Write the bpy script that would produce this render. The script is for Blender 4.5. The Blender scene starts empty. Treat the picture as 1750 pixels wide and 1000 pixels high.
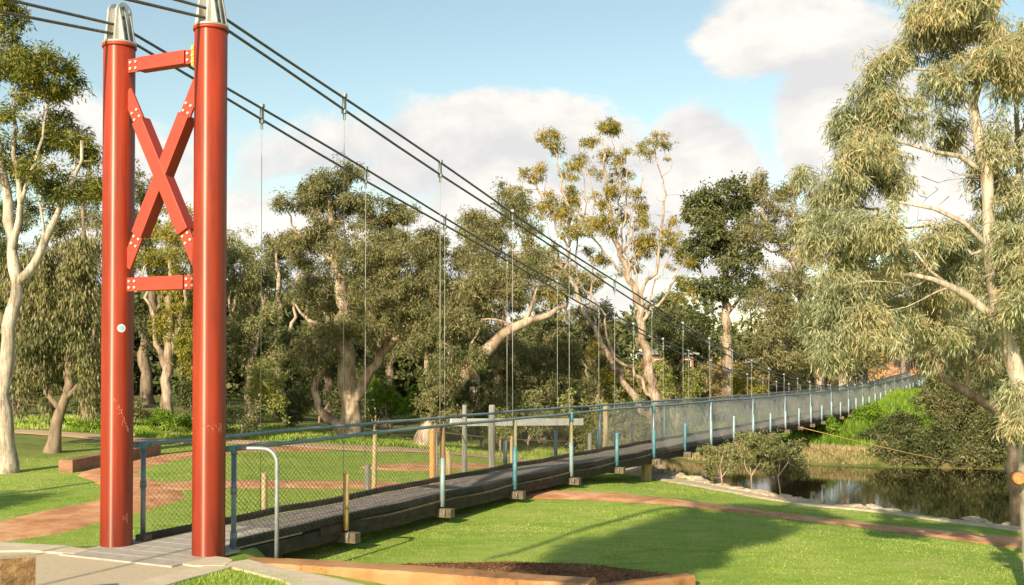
import bpy, bmesh, math, random
import numpy as np
from mathutils import Vector, Matrix
random.seed(7); RNG = np.random.default_rng(7)
S = bpy.context.scene; COL = S.collection
R = math.radians

# ---------------------------------------------------------------- camera, sky, sun, exposure
CAMZ = 2.1; PITCH = R(1.0); F = 1850.0; PPY = 581.7      # measured from the photograph (1750 px wide)
cd = bpy.data.cameras.new('camera'); cam = bpy.data.objects.new('camera', cd); COL.objects.link(cam)
cam.location = (0, 0, CAMZ); cam.rotation_euler = (R(90) + PITCH, 0, 0)
cd.sensor_width = 36; cd.lens = 36 * F / 1750; cd.shift_y = (PPY - 500) / 1750
cd.clip_start = 0.1; cd.clip_end = 3000
S.camera = cam
SUN_AZ = R(23.0); SUN_EL = R(24.0)                          # light travels towards +Y, 23 deg to the right
world = bpy.data.worlds.new('World'); S.world = world; world.use_nodes = True
sd = bpy.data.lights.new('sun', 'SUN'); sd.energy = 5.0; sd.angle = R(0.5); sd.color = (1.0, 0.84, 0.60)
sun = bpy.data.objects.new('sun', sd); COL.objects.link(sun)
ldir = Vector((math.sin(SUN_AZ) * math.cos(SUN_EL), math.cos(SUN_AZ) * math.cos(SUN_EL), -math.sin(SUN_EL)))
sun.rotation_euler = ldir.to_track_quat('-Z', 'Y').to_euler()
S.view_settings.view_transform = 'Standard'; S.view_settings.look = 'None'
S.view_settings.gamma = 1; S.view_settings.use_curve_mapping = False
S.view_settings.exposure = 0.80
S.render.engine = 'CYCLES'
S.cycles.max_bounces = 6; S.cycles.transparent_max_bounces = 4

def N(nt, typ, **kw):
    n = nt.nodes.new(typ)
    for k, v in kw.items():
        if k in n.inputs: n.inputs[k].default_value = v
        else: setattr(n, k, v)
    return n

def build_world():
    nt = world.node_tree; nt.nodes.clear(); L = nt.links.new
    sky = N(nt, 'ShaderNodeTexSky', sky_type='NISHITA', sun_disc=False)
    sky.sun_elevation = SUN_EL
    sky.sun_rotation = math.pi + SUN_AZ                      # the sun stands behind the camera
    sky.air_density = 1.0; sky.dust_density = 0.6; sky.ozone_density = 1.6
    tint = N(nt, 'ShaderNodeMix', data_type='RGBA', blend_type='MULTIPLY'); tint.inputs[0].default_value = 1.0
    tint.inputs[7].default_value = (1.42, 1.30, 1.00, 1); L(sky.outputs[0], tint.inputs[6])
    tc = N(nt, 'ShaderNodeTexCoord')
    def math_(op, a, b=None, c=None):
        m = N(nt, 'ShaderNodeMath', operation=op)
        for i, v in enumerate((a, b, c)):
            if v is None: continue
            if isinstance(v, (int, float)): m.inputs[i].default_value = v
            else: L(v, m.inputs[i])
        return m.outputs[0]
    mp = N(nt, 'ShaderNodeMapping'); mp.inputs['Scale'].default_value = (1.0, 1.0, 1.7)
    L(tc.outputs['Generated'], mp.inputs[0])
    n1 = N(nt, 'ShaderNodeTexNoise', Scale=6.2, Detail=11.0, Roughness=0.60, Distortion=0.35); L(mp.outputs[0], n1.inputs['Vector'])
    n2 = N(nt, 'ShaderNodeTexNoise', Scale=2.1, Detail=5.0, Roughness=0.5); L(mp.outputs[0], n2.inputs['Vector'])
    # cumulus banks: (direction px, py, half-width px, half-height px, amount)
    banks = [(860,290,300,150,.56),(620,330,260,140,.50),(360,330,260,150,.46),(120,260,140,130,.44),(1210,300,130,140,.62),
             (1330,50,170,95,.56),(1450,190,150,190,.66),(1240,400,280,110,.56),(600,500,1200,130,.5),(1650,200,200,200,.42)]
    total = None
    for (px, py, wx, wy, amt) in banks:
        u0 = (px - 875) / F; v0 = (614 - py) / F
        sep = N(nt, 'ShaderNodeSeparateXYZ'); L(tc.outputs['Generated'], sep.inputs[0])
        az = math_('ARCTAN2', sep.outputs[0], sep.outputs[1]); el = math_('ARCSINE', sep.outputs[2])
        da = math_('DIVIDE', math_('SUBTRACT', az, math.atan(u0)), wx / F)
        de = math_('DIVIDE', math_('SUBTRACT', el, math.atan(v0 * math.cos(math.atan(u0)))), wy / F)
        q = math_('ADD', math_('MULTIPLY', da, da), math_('MULTIPLY', de, de))
        g = math_('MULTIPLY', math_('EXPONENT', math_('MULTIPLY', math_('MULTIPLY', q, q), -1.0)), amt)
        total = g if total is None else math_('MAXIMUM', total, g)
    dens = math_('ADD', math_('ADD', math_('MULTIPLY', n1.outputs[0], 1.15), math_('MULTIPLY', n2.outputs[0], 0.25)), total)
    ramp = N(nt, 'ShaderNodeMapRange', interpolation_type='SMOOTHSTEP'); L(dens, ramp.inputs[0])
    ramp.inputs[1].default_value = 0.96; ramp.inputs[2].default_value = 1.13
    # relief: the noise compared with itself a little lower gives lit tops and grey undersides
    mp2 = N(nt, 'ShaderNodeMapping'); mp2.inputs['Scale'].default_value = (1.0, 1.0, 1.7); mp2.inputs['Location'].default_value = (0.012, 0.0, 0.055)
    L(tc.outputs['Generated'], mp2.inputs[0])
    n4 = N(nt, 'ShaderNodeTexNoise', Scale=6.2, Detail=11.0, Roughness=0.60, Distortion=0.35); L(mp2.outputs[0], n4.inputs['Vector'])
    rel = math_('MULTIPLY_ADD', math_('SUBTRACT', n1.outputs[0], n4.outputs[0]), 2.2, 0.5)
    cr = N(nt, 'ShaderNodeValToRGB'); L(rel, cr.inputs[0])
    cr.color_ramp.elements[0].position = 0.22; cr.color_ramp.elements[0].color = (5.0, 5.0, 5.0, 1)
    cr.color_ramp.elements[1].position = 0.80; cr.color_ramp.elements[1].color = (6.9, 6.55, 6.05, 1)
    sky_k = N(nt, 'ShaderNodeMix', data_type='RGBA'); L(ramp.outputs[0], sky_k.inputs[0])
    L(tint.outputs[2], sky_k.inputs[6]); L(cr.outputs[0], sky_k.inputs[7])
    bg = N(nt, 'ShaderNodeBackground', Strength=0.092); L(sky_k.outputs[2], bg.inputs[0])
    out = N(nt, 'ShaderNodeOutputWorld'); L(bg.outputs[0], out.inputs[0])
build_world()

# ---------------------------------------------------------------- helpers
def P(px, py, Y):
    """point at forward distance Y seen at pixel (px,py) of the photograph"""
    u = (px - 875) / F; v = (PPY - py) / F
    dy = math.cos(PITCH) - v * math.sin(PITCH); dz = math.sin(PITCH) + v * math.cos(PITCH)
    k = Y / dy
    return np.array((u * k, Y, CAMZ + dz * k))

def tag(o, label=None, cat=None, group=None, kind=None):
    if label: o['label'] = label
    if cat: o['category'] = cat
    if group: o['group'] = group
    if kind: o['kind'] = kind
    return o
def empty(name, loc=(0, 0, 0), rz=0.0):
    o = bpy.data.objects.new(name, None); COL.objects.link(o); o.location = tuple(loc); o.rotation_euler.z = rz
    o.empty_display_size = 0.2
    return o
def link(name, me, mat, parent=None):
    if mat is not None and not me.materials: me.materials.append(mat)
    o = bpy.data.objects.new(name, me); COL.objects.link(o)
    if parent is not None:
        o.parent = parent
    return o
def npmesh(name, V, Fc, smooth=False):
    """V (n,3); Fc list of arrays of equal-length faces or python lists"""
    me = bpy.data.meshes.new(name)
    V = np.asarray(V, dtype=np.float32)
    if isinstance(Fc, np.ndarray):
        k = Fc.shape[1]; n = Fc.shape[0]
        me.vertices.add(len(V)); me.vertices.foreach_set('co', V.ravel())
        me.loops.add(n * k); me.loops.foreach_set('vertex_index', Fc.astype(np.int32).ravel())
        me.polygons.add(n)
        me.polygons.foreach_set('loop_start', np.arange(0, n * k, k, dtype=np.int32))
        me.polygons.foreach_set('loop_total', np.full(n, k, dtype=np.int32))
        me.update(calc_edges=True)
    else:
        me.from_pydata([tuple(v) for v in V], [], Fc); me.update()
    if smooth: me.polygons.foreach_set('use_smooth', np.ones(len(me.polygons), dtype=bool))
    me.validate()
    return me

_BOLT = {}
def bolts(name, mat, parent, specs):
    """one hexagonal bolt object per (a, b, r)"""
    for a, b, r in specs:
        m = MB(); m.tube([a, b], r, 6, smooth=False); o = m.build(name, mat); o.parent = parent

class MB:
    """collects shapes and links them as one mesh object"""
    def __init__(s): s.V = []; s.F = []; s.sm = []
    def add(s, V, Fc, smooth=False):
        b = len(s.V); s.V.extend([tuple(v) for v in V]); s.F.extend([tuple(i + b for i in f) for f in Fc]); s.sm.extend([smooth] * len(Fc))
    def box(s, c, size, ax=None, bev=0.0):
        """oriented box; ax = 3 unit axes"""
        c = np.array(c, float)
        A = np.array(ax, float) if ax is not None else np.eye(3)
        h = np.array(size, float) / 2
        if bev <= 0:
            V = [c + A[0]*sx*h[0] + A[1]*sy*h[1] + A[2]*sz*h[2] for sx in (-1,1) for sy in (-1,1) for sz in (-1,1)]
            s.add(V, [(0,1,3,2),(4,6,7,5),(0,4,5,1),(2,3,7,6),(0,2,6,4),(1,5,7,3)])
        else:
            bm = bmesh.new(); bmesh.ops.create_cube(bm, size=1)
            for v in bm.verts: v.co = Vector((v.co.x*2*h[0], v.co.y*2*h[1], v.co.z*2*h[2]))
            bmesh.ops.bevel(bm, geom=list(bm.edges), offset=bev, segments=2, affect='EDGES', profile=0.6)
            V = [c + A[0]*v.co.x + A[1]*v.co.y + A[2]*v.co.z for v in bm.verts]
            s.add(V, [tuple(v.index for v in f.verts) for f in bm.faces]); bm.free()
    def tube(s, pts, r, sides=8, caps=True, smooth=True):
        pts = [np.array(p, float) for p in pts]; n = len(pts)
        rr = r if hasattr(r, '__len__') else [r] * n
        V = []; up = None
        for i in range(n):
            t = pts[min(i+1, n-1)] - pts[max(i-1, 0)]; t /= (np.linalg.norm(t) + 1e-9)
            if up is None:
                a = np.array((0,0,1.0)) if abs(t[2]) < 0.9 else np.array((1.0,0,0))
                up = np.cross(t, a)
            up = up - t * up.dot(t); up /= (np.linalg.norm(up) + 1e-9); w = np.cross(t, up)
            for k in range(sides):
                a = 2 * math.pi * k / sides
                V.append(pts[i] + (up * math.cos(a) + w * math.sin(a)) * rr[i])
        Fc = []
        for i in range(n-1):
            for k in range(sides):
                k2 = (k+1) % sides
                Fc.append((i*sides+k, i*sides+k2, (i+1)*sides+k2, (i+1)*sides+k))
        s.add(V, Fc, smooth)
        if caps:
            b = len(s.V) - len(V)
            s.F.append(tuple(b + k for k in range(sides))[::-1]); s.sm.append(False)
            s.F.append(tuple(b + (n-1)*sides + k for k in range(sides))); s.sm.append(False)
    def prism(s, poly, axis, c=(0,0,0)):
        """poly: list of 3-D points; axis: extrusion vector"""
        poly = [np.array(p, float) + np.array(c, float) for p in poly]; ax = np.array(axis, float); n = len(poly)
        V = poly + [p + ax for p in poly]
        Fc = [tuple(range(n))[::-1], tuple(range(n, 2*n))] + [(i, (i+1) % n, n + (i+1) % n, n + i) for i in range(n)]
        s.add(V, Fc)
    def build(s, name, mat, parent=None, fix=True):
        me = bpy.data.meshes.new(name); me.from_pydata(s.V, [], s.F); me.update()
        me.polygons.foreach_set('use_smooth', s.sm)
        if fix:
            bm = bmesh.new(); bm.from_mesh(me); bmesh.ops.recalc_face_normals(bm, faces=bm.faces); bm.to_mesh(me); bm.free()
        o = link(name, me, mat)
        if parent is not None:
            o.parent = parent; o.matrix_parent_inverse = Matrix.Translation(-Vector(parent.location))
        return o

def sstep(x, a, b):
    t = np.clip((np.asarray(x, float) - a) / (b - a), 0, 1); return t * t * (3 - 2 * t)
def catmull(pts, step):
    pts = np.array(pts, float); out = []
    Q = np.vstack([2*pts[0]-pts[1], pts, 2*pts[-1]-pts[-2]])
    for i in range(1, len(Q)-2):
        L = np.linalg.norm(Q[i+1]-Q[i]); n = max(1, int(round(L/step)))
        for k in range(n):
            t = k / n
            out.append(0.5*((2*Q[i]) + (-Q[i-1]+Q[i+1])*t + (2*Q[i-1]-5*Q[i]+4*Q[i+1]-Q[i+2])*t*t + (-Q[i-1]+3*Q[i]-3*Q[i+1]+Q[i+2])*t**3))
    out.append(pts[-1]); return np.array(out)

# ---------------------------------------------------------------- materials
def mat_base(name):
    m = bpy.data.materials.new(name); m.use_nodes = True; nt = m.node_tree; nt.nodes.clear()
    out = N(nt, 'ShaderNodeOutputMaterial'); b = N(nt, 'ShaderNodeBsdfPrincipled'); nt.links.new(b.outputs[0], out.inputs[0])
    return m, nt, b
def ramp(nt, fac, stops):
    r = N(nt, 'ShaderNodeValToRGB'); nt.links.new(fac, r.inputs[0]); e = r.color_ramp.elements
    while len(e) < len(stops): e.new(0.5)
    for i, (p, c) in enumerate(stops): e[i].position = p; e[i].color = (*c, 1)
    return r.outputs[0]
def noise(nt, scale, detail=5, rough=0.6, vec=None, dist=0.0, stretch=None):
    n = N(nt, 'ShaderNodeTexNoise', Scale=scale, Detail=float(detail), Roughness=rough, Distortion=dist)
    if vec is None:
        vec = N(nt, 'ShaderNodeTexCoord').outputs['Object']
    if stretch:
        mp = N(nt, 'ShaderNodeMapping'); mp.inputs['Scale'].default_value = stretch; nt.links.new(vec, mp.inputs[0]); vec = mp.outputs[0]
    nt.links.new(vec, n.inputs['Vector']); return n.outputs['Fac']
def mixc(nt, fac, a, b, mode='MIX'):
    m = N(nt, 'ShaderNodeMix', data_type='RGBA', blend_type=mode)
    for sock, v in ((0, fac), (6, a), (7, b)):
        if isinstance(v, (int, float)): m.inputs[sock].default_value = v
        elif isinstance(v, tuple): m.inputs[sock].default_value = (*v, 1)
        else: nt.links.new(v, m.inputs[sock])
    return m.outputs[2]
def bump(nt, b, h, strength, dist=0.01):
    bp = N(nt, 'ShaderNodeBump', Strength=strength, Distance=dist); nt.links.new(h, bp.inputs['Height']); nt.links.new(bp.outputs[0], b.inputs['Normal'])
def mat_simple(name, stops, scale=8, rough=0.7, metallic=0.0, bmp=0.2, bscale=None, detail=6, stretch=None, bdist=0.01, coat=0.0, rvar=0.0):
    m, nt, b = mat_base(name)
    f = noise(nt, scale, detail, 0.62, stretch=stretch)
    nt.links.new(ramp(nt, f, stops), b.inputs['Base Color'])
    b.inputs['Roughness'].default_value = rough; b.inputs['Metallic'].default_value = metallic
    if coat: b.inputs['Coat Weight'].default_value = coat; b.inputs['Coat Roughness'].default_value = 0.12
    if rvar:
        mr = N(nt, 'ShaderNodeMapRange'); mr.inputs[3].default_value = rough - rvar; mr.inputs[4].default_value = rough + rvar
        nt.links.new(noise(nt, scale*0.7, 5), mr.inputs[0]); nt.links.new(mr.outputs[0], b.inputs['Roughness'])
    if bmp: bump(nt, b, noise(nt, bscale or scale*3, 6, 0.65, stretch=stretch), bmp, bdist)
    return m

def mat_leaf(name, cols, trans=0.28, patch=0.55, gloss=0.03):
    m = bpy.data.materials.new(name); m.use_nodes = True; nt = m.node_tree; nt.nodes.clear(); L = nt.links.new
    out = N(nt, 'ShaderNodeOutputMaterial'); g = N(nt, 'ShaderNodeNewGeometry')
    f = noise(nt, patch, 3, 0.6)
    add = N(nt, 'ShaderNodeMath', operation='MULTIPLY_ADD'); L(g.outputs['Random Per Island'], add.inputs[0]); add.inputs[1].default_value = 0.34
    L(f, add.inputs[2])
    sub = N(nt, 'ShaderNodeMath', operation='SUBTRACT'); L(add.outputs[0], sub.inputs[0]); sub.inputs[1].default_value = 0.17
    c = ramp(nt, sub.outputs[0], [(0.3 + 0.4*i/(len(cols)-1), col) for i, col in enumerate(cols)])
    d = N(nt, 'ShaderNodeBsdfDiffuse'); t = N(nt, 'ShaderNodeBsdfTranslucent'); L(c, d.inputs[0])
    tcol = mixc(nt, 1.0, c, (1.15, 1.1, 0.5), 'MULTIPLY'); L(tcol, t.inputs[0])
    mx = N(nt, 'ShaderNodeMixShader', Fac=trans); L(d.outputs[0], mx.inputs[1]); L(t.outputs[0], mx.inputs[2])
    gl = N(nt, 'ShaderNodeBsdfGlossy', Roughness=0.5); gl.inputs[0].default_value = (0.8, 0.75, 0.6, 1)
    m2 = N(nt, 'ShaderNodeMixShader', Fac=gloss); L(mx.outputs[0], m2.inputs[1]); L(gl.outputs[0], m2.inputs[2])
    L(m2.outputs[0], out.inputs[0]); return m

M = {}
def mats():
    # red mast paint with scuffs
    m, nt, b = mat_base('red_paint')
    c = ramp(nt, noise(nt, 1.3, 5, 0.6, stretch=(1,1,0.5)), [(0.25, (0.25, 0.024, 0.007)), (0.5, (0.32, 0.032, 0.009)), (0.75, (0.37, 0.042, 0.013))])
    sc = ramp(nt, noise(nt, 26, 8, 0.75, stretch=(1,1,0.35), dist=0.6), [(0.66, (0,0,0)), (0.70, (1,1,1))])
    msk = ramp(nt, noise(nt, 2.2, 3, 0.5), [(0.50, (0,0,0)), (0.66, (0.55,0.55,0.55))])
    both = mixc(nt, 1.0, sc, msk, 'MULTIPLY')
    c = mixc(nt, 1.0, c, ramp(nt, noise(nt, 9, 7, 0.72, stretch=(1,1,0.06)), [(0.42,(0.72,0.70,0.68)), (0.58,(1,1,1))]), 'MULTIPLY')
    nt.links.new(mixc(nt, both, c, (0.50, 0.12, 0.07)), b.inputs['Base Color'])
    mr = N(nt, 'ShaderNodeMapRange'); nt.links.new(noise(nt, 5, 6, 0.7, stretch=(1,1,0.3)), mr.inputs[0])
    mr.inputs[3].default_value = 0.46; mr.inputs[4].default_value = 0.58
    nt.links.new(mr.outputs[0], b.inputs['Roughness']); b.inputs['Specular IOR Level'].default_value = 0.15
    tg = N(nt, 'ShaderNodeTangent', direction_type='RADIAL', axis='Z'); ga = N(nt, 'ShaderNodeBsdfAnisotropic', Roughness=0.50, Anisotropy=0.68); nt.links.new(tg.outputs[0], ga.inputs['Tangent'])
    ga.inputs[0].default_value = (1, 0.93, 0.85, 1); ga.inputs['Rotation'].default_value = 0.0
    ms = N(nt, 'ShaderNodeMixShader', Fac=0.085); om = [n for n in nt.nodes if n.type == 'OUTPUT_MATERIAL'][0]
    nt.links.new(b.outputs[0], ms.inputs[1]); nt.links.new(ga.outputs[0], ms.inputs[2]); nt.links.new(ms.outputs[0], om.inputs[0])
    bump(nt, b, noise(nt, 14, 4, stretch=(1,1,0.2)), 0.05, 0.004); M['red'] = m
    M['redb'] = mat_simple('red_brace_paint', [(0.3, (0.34,0.038,0.020)), (0.7, (0.41,0.048,0.025))], 3, 0.5, 0, 0.05)
    M['bolt'] = mat_simple('bolt_steel', [(0.3, (0.62,0.55,0.45)), (0.7, (0.75,0.70,0.6))], 20, 0.45, 0.2, 0)
    M['alu'] = mat_simple('cast_aluminium', [(0.3, (0.50,0.50,0.48)), (0.7, (0.62,0.61,0.58))], 6, 0.42, 0.6, 0.1, rvar=0.1)
    M['hole'] = mat_simple('dark_bolt', [(0.3, (0.05,0.05,0.045)), (0.7, (0.12,0.11,0.10))], 20, 0.6, 0.3, 0)
    M['cable'] = mat_simple('steel_cable', [(0.3, (0.06,0.062,0.065)), (0.7, (0.22,0.21,0.20))], 60, 0.5, 0.5, 0.4, 140)
    M['wire'] = mat_simple('galvanised_wire', [(0.3, (0.09,0.075,0.055)), (0.7, (0.26,0.23,0.18))], 12, 0.5, 0.3, 0)
    M['palewire'] = mat_simple('pale_galvanised_wire', [(0.3, (0.62,0.61,0.56)), (0.7, (0.76,0.75,0.70))], 12, 0.5, 0.1, 0)
    M['rod'] = mat_simple('hanger_wire', [(0.3, (0.30,0.30,0.28)), (0.7, (0.48,0.47,0.44))], 12, 0.5, 0.3, 0)
    M['galv'] = mat_simple('galvanised_pipe', [(0.3, (0.20,0.235,0.245)), (0.7, (0.33,0.36,0.36))], 9, 0.5, 0.35, 0.1, 60)
    M['rail'] = mat_simple('blue_grey_rail', [(0.25, (0.10,0.14,0.17)), (0.5, (0.20,0.27,0.31)), (0.75, (0.30,0.33,0.32))], 5, 0.5, 0.25, 0.1, 60)
    M['blue'] = mat_simple('blue_pipe_paint', [(0.25, (0.035,0.15,0.21)), (0.55, (0.08,0.23,0.30)), (0.8, (0.24,0.33,0.35))], 6, 0.55, 0, 0.15, 40)
    M['paleblue'] = mat_simple('faded_blue_paint', [(0.25, (0.16,0.28,0.37)), (0.7, (0.36,0.46,0.50))], 6, 0.55, 0, 0.15, 40)
    M['bluegrey'] = mat_simple('grey_blue_pipe', [(0.3, (0.16,0.24,0.27)), (0.7, (0.28,0.36,0.36))], 6, 0.55, 0, 0.15, 40)
    M['ochre'] = mat_simple('ochre_pipe', [(0.25, (0.30,0.20,0.07)), (0.7, (0.50,0.36,0.14))], 5, 0.55, 0, 0.15, 40)
    M['deckwood'] = mat_simple('weathered_deck', [(0.3, (0.11,0.092,0.080)), (0.5,(0.20,0.172,0.15)), (0.75, (0.32,0.28,0.25))], 14, 0.85, 0, 0.5, 60, stretch=(1,1,1))
    M['grey_boards'] = mat_simple('pale_grey_boards', [(0.3, (0.30,0.27,0.23)), (0.7, (0.42,0.39,0.34))], 9, 0.85, 0, 0.4, 60)
    M['darkwood'] = mat_simple('old_dark_timber', [(0.3, (0.020,0.015,0.010)), (0.6, (0.055,0.040,0.027)), (0.8, (0.14,0.10,0.062))], 7, 0.88, 0, 0.6, 40)
    M['beam'] = mat_simple('crossbeam_timber', [(0.3, (0.07,0.055,0.035)), (0.6, (0.16,0.125,0.08)), (0.8, (0.28,0.23,0.16))], 9, 0.88, 0, 0.6, 40)
    M['post'] = mat_simple('weathered_post_timber', [(0.3, (0.28,0.20,0.10)), (0.5, (0.42,0.32,0.17)), (0.75, (0.55,0.45,0.28))], 6, 0.85, 0, 0.6, 50, stretch=(2,2,0.4))
    M['orangepost'] = mat_simple('orange_pine_post', [(0.3, (0.42,0.22,0.06)), (0.7, (0.60,0.36,0.12))], 6, 0.8, 0, 0.5, 50, stretch=(2,2,0.4))
    M['greypost'] = mat_simple('silvered_post', [(0.3, (0.13,0.13,0.115)), (0.7, (0.31,0.30,0.27))], 8, 0.85, 0, 0.6, 50, stretch=(2,2,0.3))
    M['brownpost'] = mat_simple('brown_fence_post', [(0.3, (0.13,0.07,0.03)), (0.7, (0.26,0.15,0.07))], 8, 0.85, 0, 0.6, 50, stretch=(2,2,0.3))
    M['olivepost'] = mat_simple('olive_fence_post', [(0.3, (0.20,0.18,0.09)), (0.7, (0.34,0.31,0.18))], 8, 0.85, 0, 0.6, 50, stretch=(2,2,0.3))
    M['white'] = mat_simple('white_board', [(0.3, (0.58,0.58,0.54)), (0.7, (0.72,0.72,0.68))], 5, 0.6, 0, 0.1)
    M['rope'] = mat_simple('orange_rope', [(0.3, (0.55,0.30,0.10)), (0.7, (0.70,0.45,0.18))], 20, 0.8, 0, 0.2)
    M['bark'] = mat_simple('smooth_gum_bark', [(0.28, (0.14,0.10,0.07)), (0.43, (0.30,0.225,0.16)), (0.56, (0.45,0.36,0.27)), (0.78, (0.60,0.52,0.42))], 2.6, 0.8, 0, 0.5, 18, stretch=(1,1,0.45), bdist=0.02)
    M['greybark'] = mat_simple('grey_gum_bark', [(0.26, (0.15,0.125,0.095)), (0.42, (0.33,0.29,0.23)), (0.56, (0.48,0.43,0.36)), (0.8, (0.62,0.58,0.52))], 3.0, 0.78, 0, 0.5, 20, stretch=(1,1,0.5), bdist=0.02)
    for kk in ('bark', 'greybark'):
        nt = M[kk].node_tree; b = [n for n in nt.nodes if n.type == 'BSDF_PRINCIPLED'][0]; l = b.inputs['Base Color'].links[0].from_socket
        strip = ramp(nt, noise(nt, 9, 7, 0.7, stretch=(1.6,1.6,0.16), dist=0.4), [(0.47,(1,1,1)), (0.60,(0.42,0.34,0.27))])
        spots = ramp(nt, noise(nt, 22, 4, 0.6), [(0.66,(1,1,1)), (0.72,(0.45,0.38,0.30))])
        nt.links.new(mixc(nt, 0.8, mixc(nt, 0.85, l, strip, 'MULTIPLY'), spots, 'MULTIPLY'), b.inputs['Base Color'])
    M['brownbark'] = mat_simple('rough_brown_bark', [(0.3, (0.11,0.080,0.055)), (0.55, (0.25,0.185,0.13)), (0.8, (0.40,0.32,0.24))], 5, 0.9, 0, 0.9, 24, stretch=(1.6,1.6,0.3), bdist=0.03)
    M['lime'] = mat_simple('limestone_edge', [(0.25, (0.34,0.26,0.17)), (0.5, (0.50,0.41,0.29)), (0.75, (0.60,0.53,0.42))], 5, 0.9, 0, 0.7, 30, bdist=0.02)
    m, nt, b = mat_base('orange_limestone')
    c = ramp(nt, noise(nt, 1.6, 7, 0.65), [(0.3, (0.26,0.11,0.036)), (0.5, (0.40,0.195,0.075)), (0.72, (0.47,0.29,0.15))])
    st = ramp(nt, noise(nt, 15, 7, 0.75), [(0.54, (0,0,0)), (0.62, (0.9,0.9,0.9))])
    pm = ramp(nt, noise(nt, 1.5, 2, 0.5), [(0.50,(0,0,0)), (0.62,(0.75,0.75,0.75))])
    nt.links.new(mixc(nt, mixc(nt, 1.0, st, pm, 'MULTIPLY'), c, (0.16,0.085,0.035)), b.inputs['Base Color'])
    b.inputs['Roughness'].default_value = 0.9; bump(nt, b, noise(nt, 45, 8, 0.75), 0.6, 0.012); M['orlime'] = m
    M['brownstone'] = mat_simple('stained_limestone', [(0.3, (0.07,0.045,0.02)), (0.48, (0.20,0.12,0.05)), (0.62, (0.34,0.22,0.10)), (0.8,(0.42,0.33,0.2))], 9, 0.95, 0, 1.0, 40, bdist=0.03)
    M['sleeper'] = mat_simple('timber_sleeper', [(0.3, (0.16,0.08,0.045)), (0.7, (0.34,0.19,0.11))], 4, 0.9, 0, 0.6, 40, stretch=(0.3,1,1))
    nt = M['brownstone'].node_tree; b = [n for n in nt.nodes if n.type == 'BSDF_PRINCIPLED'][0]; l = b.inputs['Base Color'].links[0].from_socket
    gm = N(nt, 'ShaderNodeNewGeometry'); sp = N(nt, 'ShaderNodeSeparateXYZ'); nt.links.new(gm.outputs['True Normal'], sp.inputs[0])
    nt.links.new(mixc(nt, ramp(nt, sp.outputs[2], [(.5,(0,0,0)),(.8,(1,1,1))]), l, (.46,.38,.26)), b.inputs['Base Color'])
    # ground
    m, nt, b = mat_base('ground_grass')
    tcv = N(nt, 'ShaderNodeTexCoord').outputs['Object']
    big = noise(nt, 0.55, 4, 0.6, tcv); med = noise(nt, 4.0, 6, 0.68, tcv, stretch=(0.45,1.2,1)); fine = noise(nt, 55, 6, 0.8, tcv)
    lawn = ramp(nt, big, [(0.3, (0.165,0.285,0.024)), (0.5, (0.235,0.36,0.036)), (0.7, (0.33,0.42,0.075))])
    lawn = mixc(nt, ramp(nt, med, [(0.40,(0,0,0)), (0.72,(0.9,0.9,0.9))]), lawn, (0.45,0.46,0.16))
    lawn = mixc(nt, ramp(nt, fine, [(0.3,(0.62,0.62,0.62)), (0.55,(0.1,0.1,0.1)), (0.75,(0,0,0))]), lawn, (0.12,0.19,0.022))
    dry = ramp(nt, noise(nt, 0.8, 6, 0.7, tcv), [(0.35,(0.06,0.075,0.022)), (0.5,(0.13,0.15,0.04)), (0.65,(0.22,0.17,0.075)), (0.8,(0.13,0.20,0.03))])
    at = N(nt, 'ShaderNodeAttribute', attribute_name='wild')
    nt.links.new(mixc(nt, at.outputs['Fac'], lawn, dry), b.inputs['Base Color'])
    b.inputs['Roughness'].default_value = 0.9; b.inputs['Specular IOR Level'].default_value = 0.2
    bump(nt, b, noise(nt, 38, 8, 0.8, tcv), 0.5, 0.02); M['ground'] = m
    M['redpath'] = mat_simple('red_gravel_path', [(0.32, (0.36,0.150,0.060)), (0.5, (0.55,0.26,0.115)), (0.68, (0.66,0.40,0.22))], 2.5, 0.95, 0, 0.5, 90, detail=9)
    M['tanpath'] = mat_simple('tan_gravel_path', [(0.25, (0.42,0.27,0.16)), (0.75, (0.55,0.39,0.25))], 2.5, 0.95, 0, 0.5, 90, detail=9)
    M['pave'] = mat_simple('exposed_aggregate', [(0.25, (0.40,0.32,0.21)), (0.5, (0.50,0.42,0.29)), (0.75, (0.56,0.48,0.35))], 40, 0.92, 0, 0.6, 180, detail=9)
    M['kerb'] = mat_simple('pale_limestone_kerb', [(0.25, (0.44,0.37,0.26)), (0.6, (0.56,0.48,0.36)), (0.8,(0.62,0.56,0.45))], 5, 0.9, 0, 0.5, 70)
    M['mulch'] = mat_simple('bark_mulch', [(0.25, (0.10,0.045,0.018)), (0.5, (0.22,0.10,0.04)), (0.7, (0.34,0.19,0.09)), (0.85,(0.45,0.32,0.18))], 45, 0.95, 0, 1.0, 80, bdist=0.03)
    M['soil'] = mat_simple('orange_soil', [(0.25, (0.38,0.18,0.07)), (0.75, (0.58,0.33,0.17))], 3, 0.95, 0, 0.8, 20, bdist=0.05)
    m, nt, b = mat_base('river_water')
    b.inputs['Base Color'].default_value = (0.012,0.011,0.005,1); b.inputs['Roughness'].default_value = 0.05; b.inputs['IOR'].default_value = 1.33
    bump(nt, b, noise(nt, 1.6, 4, 0.6, stretch=(1,0.5,1)), 0.03, 0.05); M['water'] = m
    # foliage
    M['l_olive'] = mat_leaf('olive_leaves', [(0.080,0.098,0.034), (0.175,0.178,0.075), (0.32,0.285,0.140)])
    M['l_yellow'] = mat_leaf('yellow_green_leaves', [(0.13,0.15,0.022), (0.27,0.26,0.04), (0.42,0.33,0.07)])
    M['l_orange'] = mat_leaf('rusty_gum_leaves', [(0.14,0.155,0.025), (0.30,0.26,0.05), (0.44,0.33,0.08)], patch=0.9)
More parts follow.
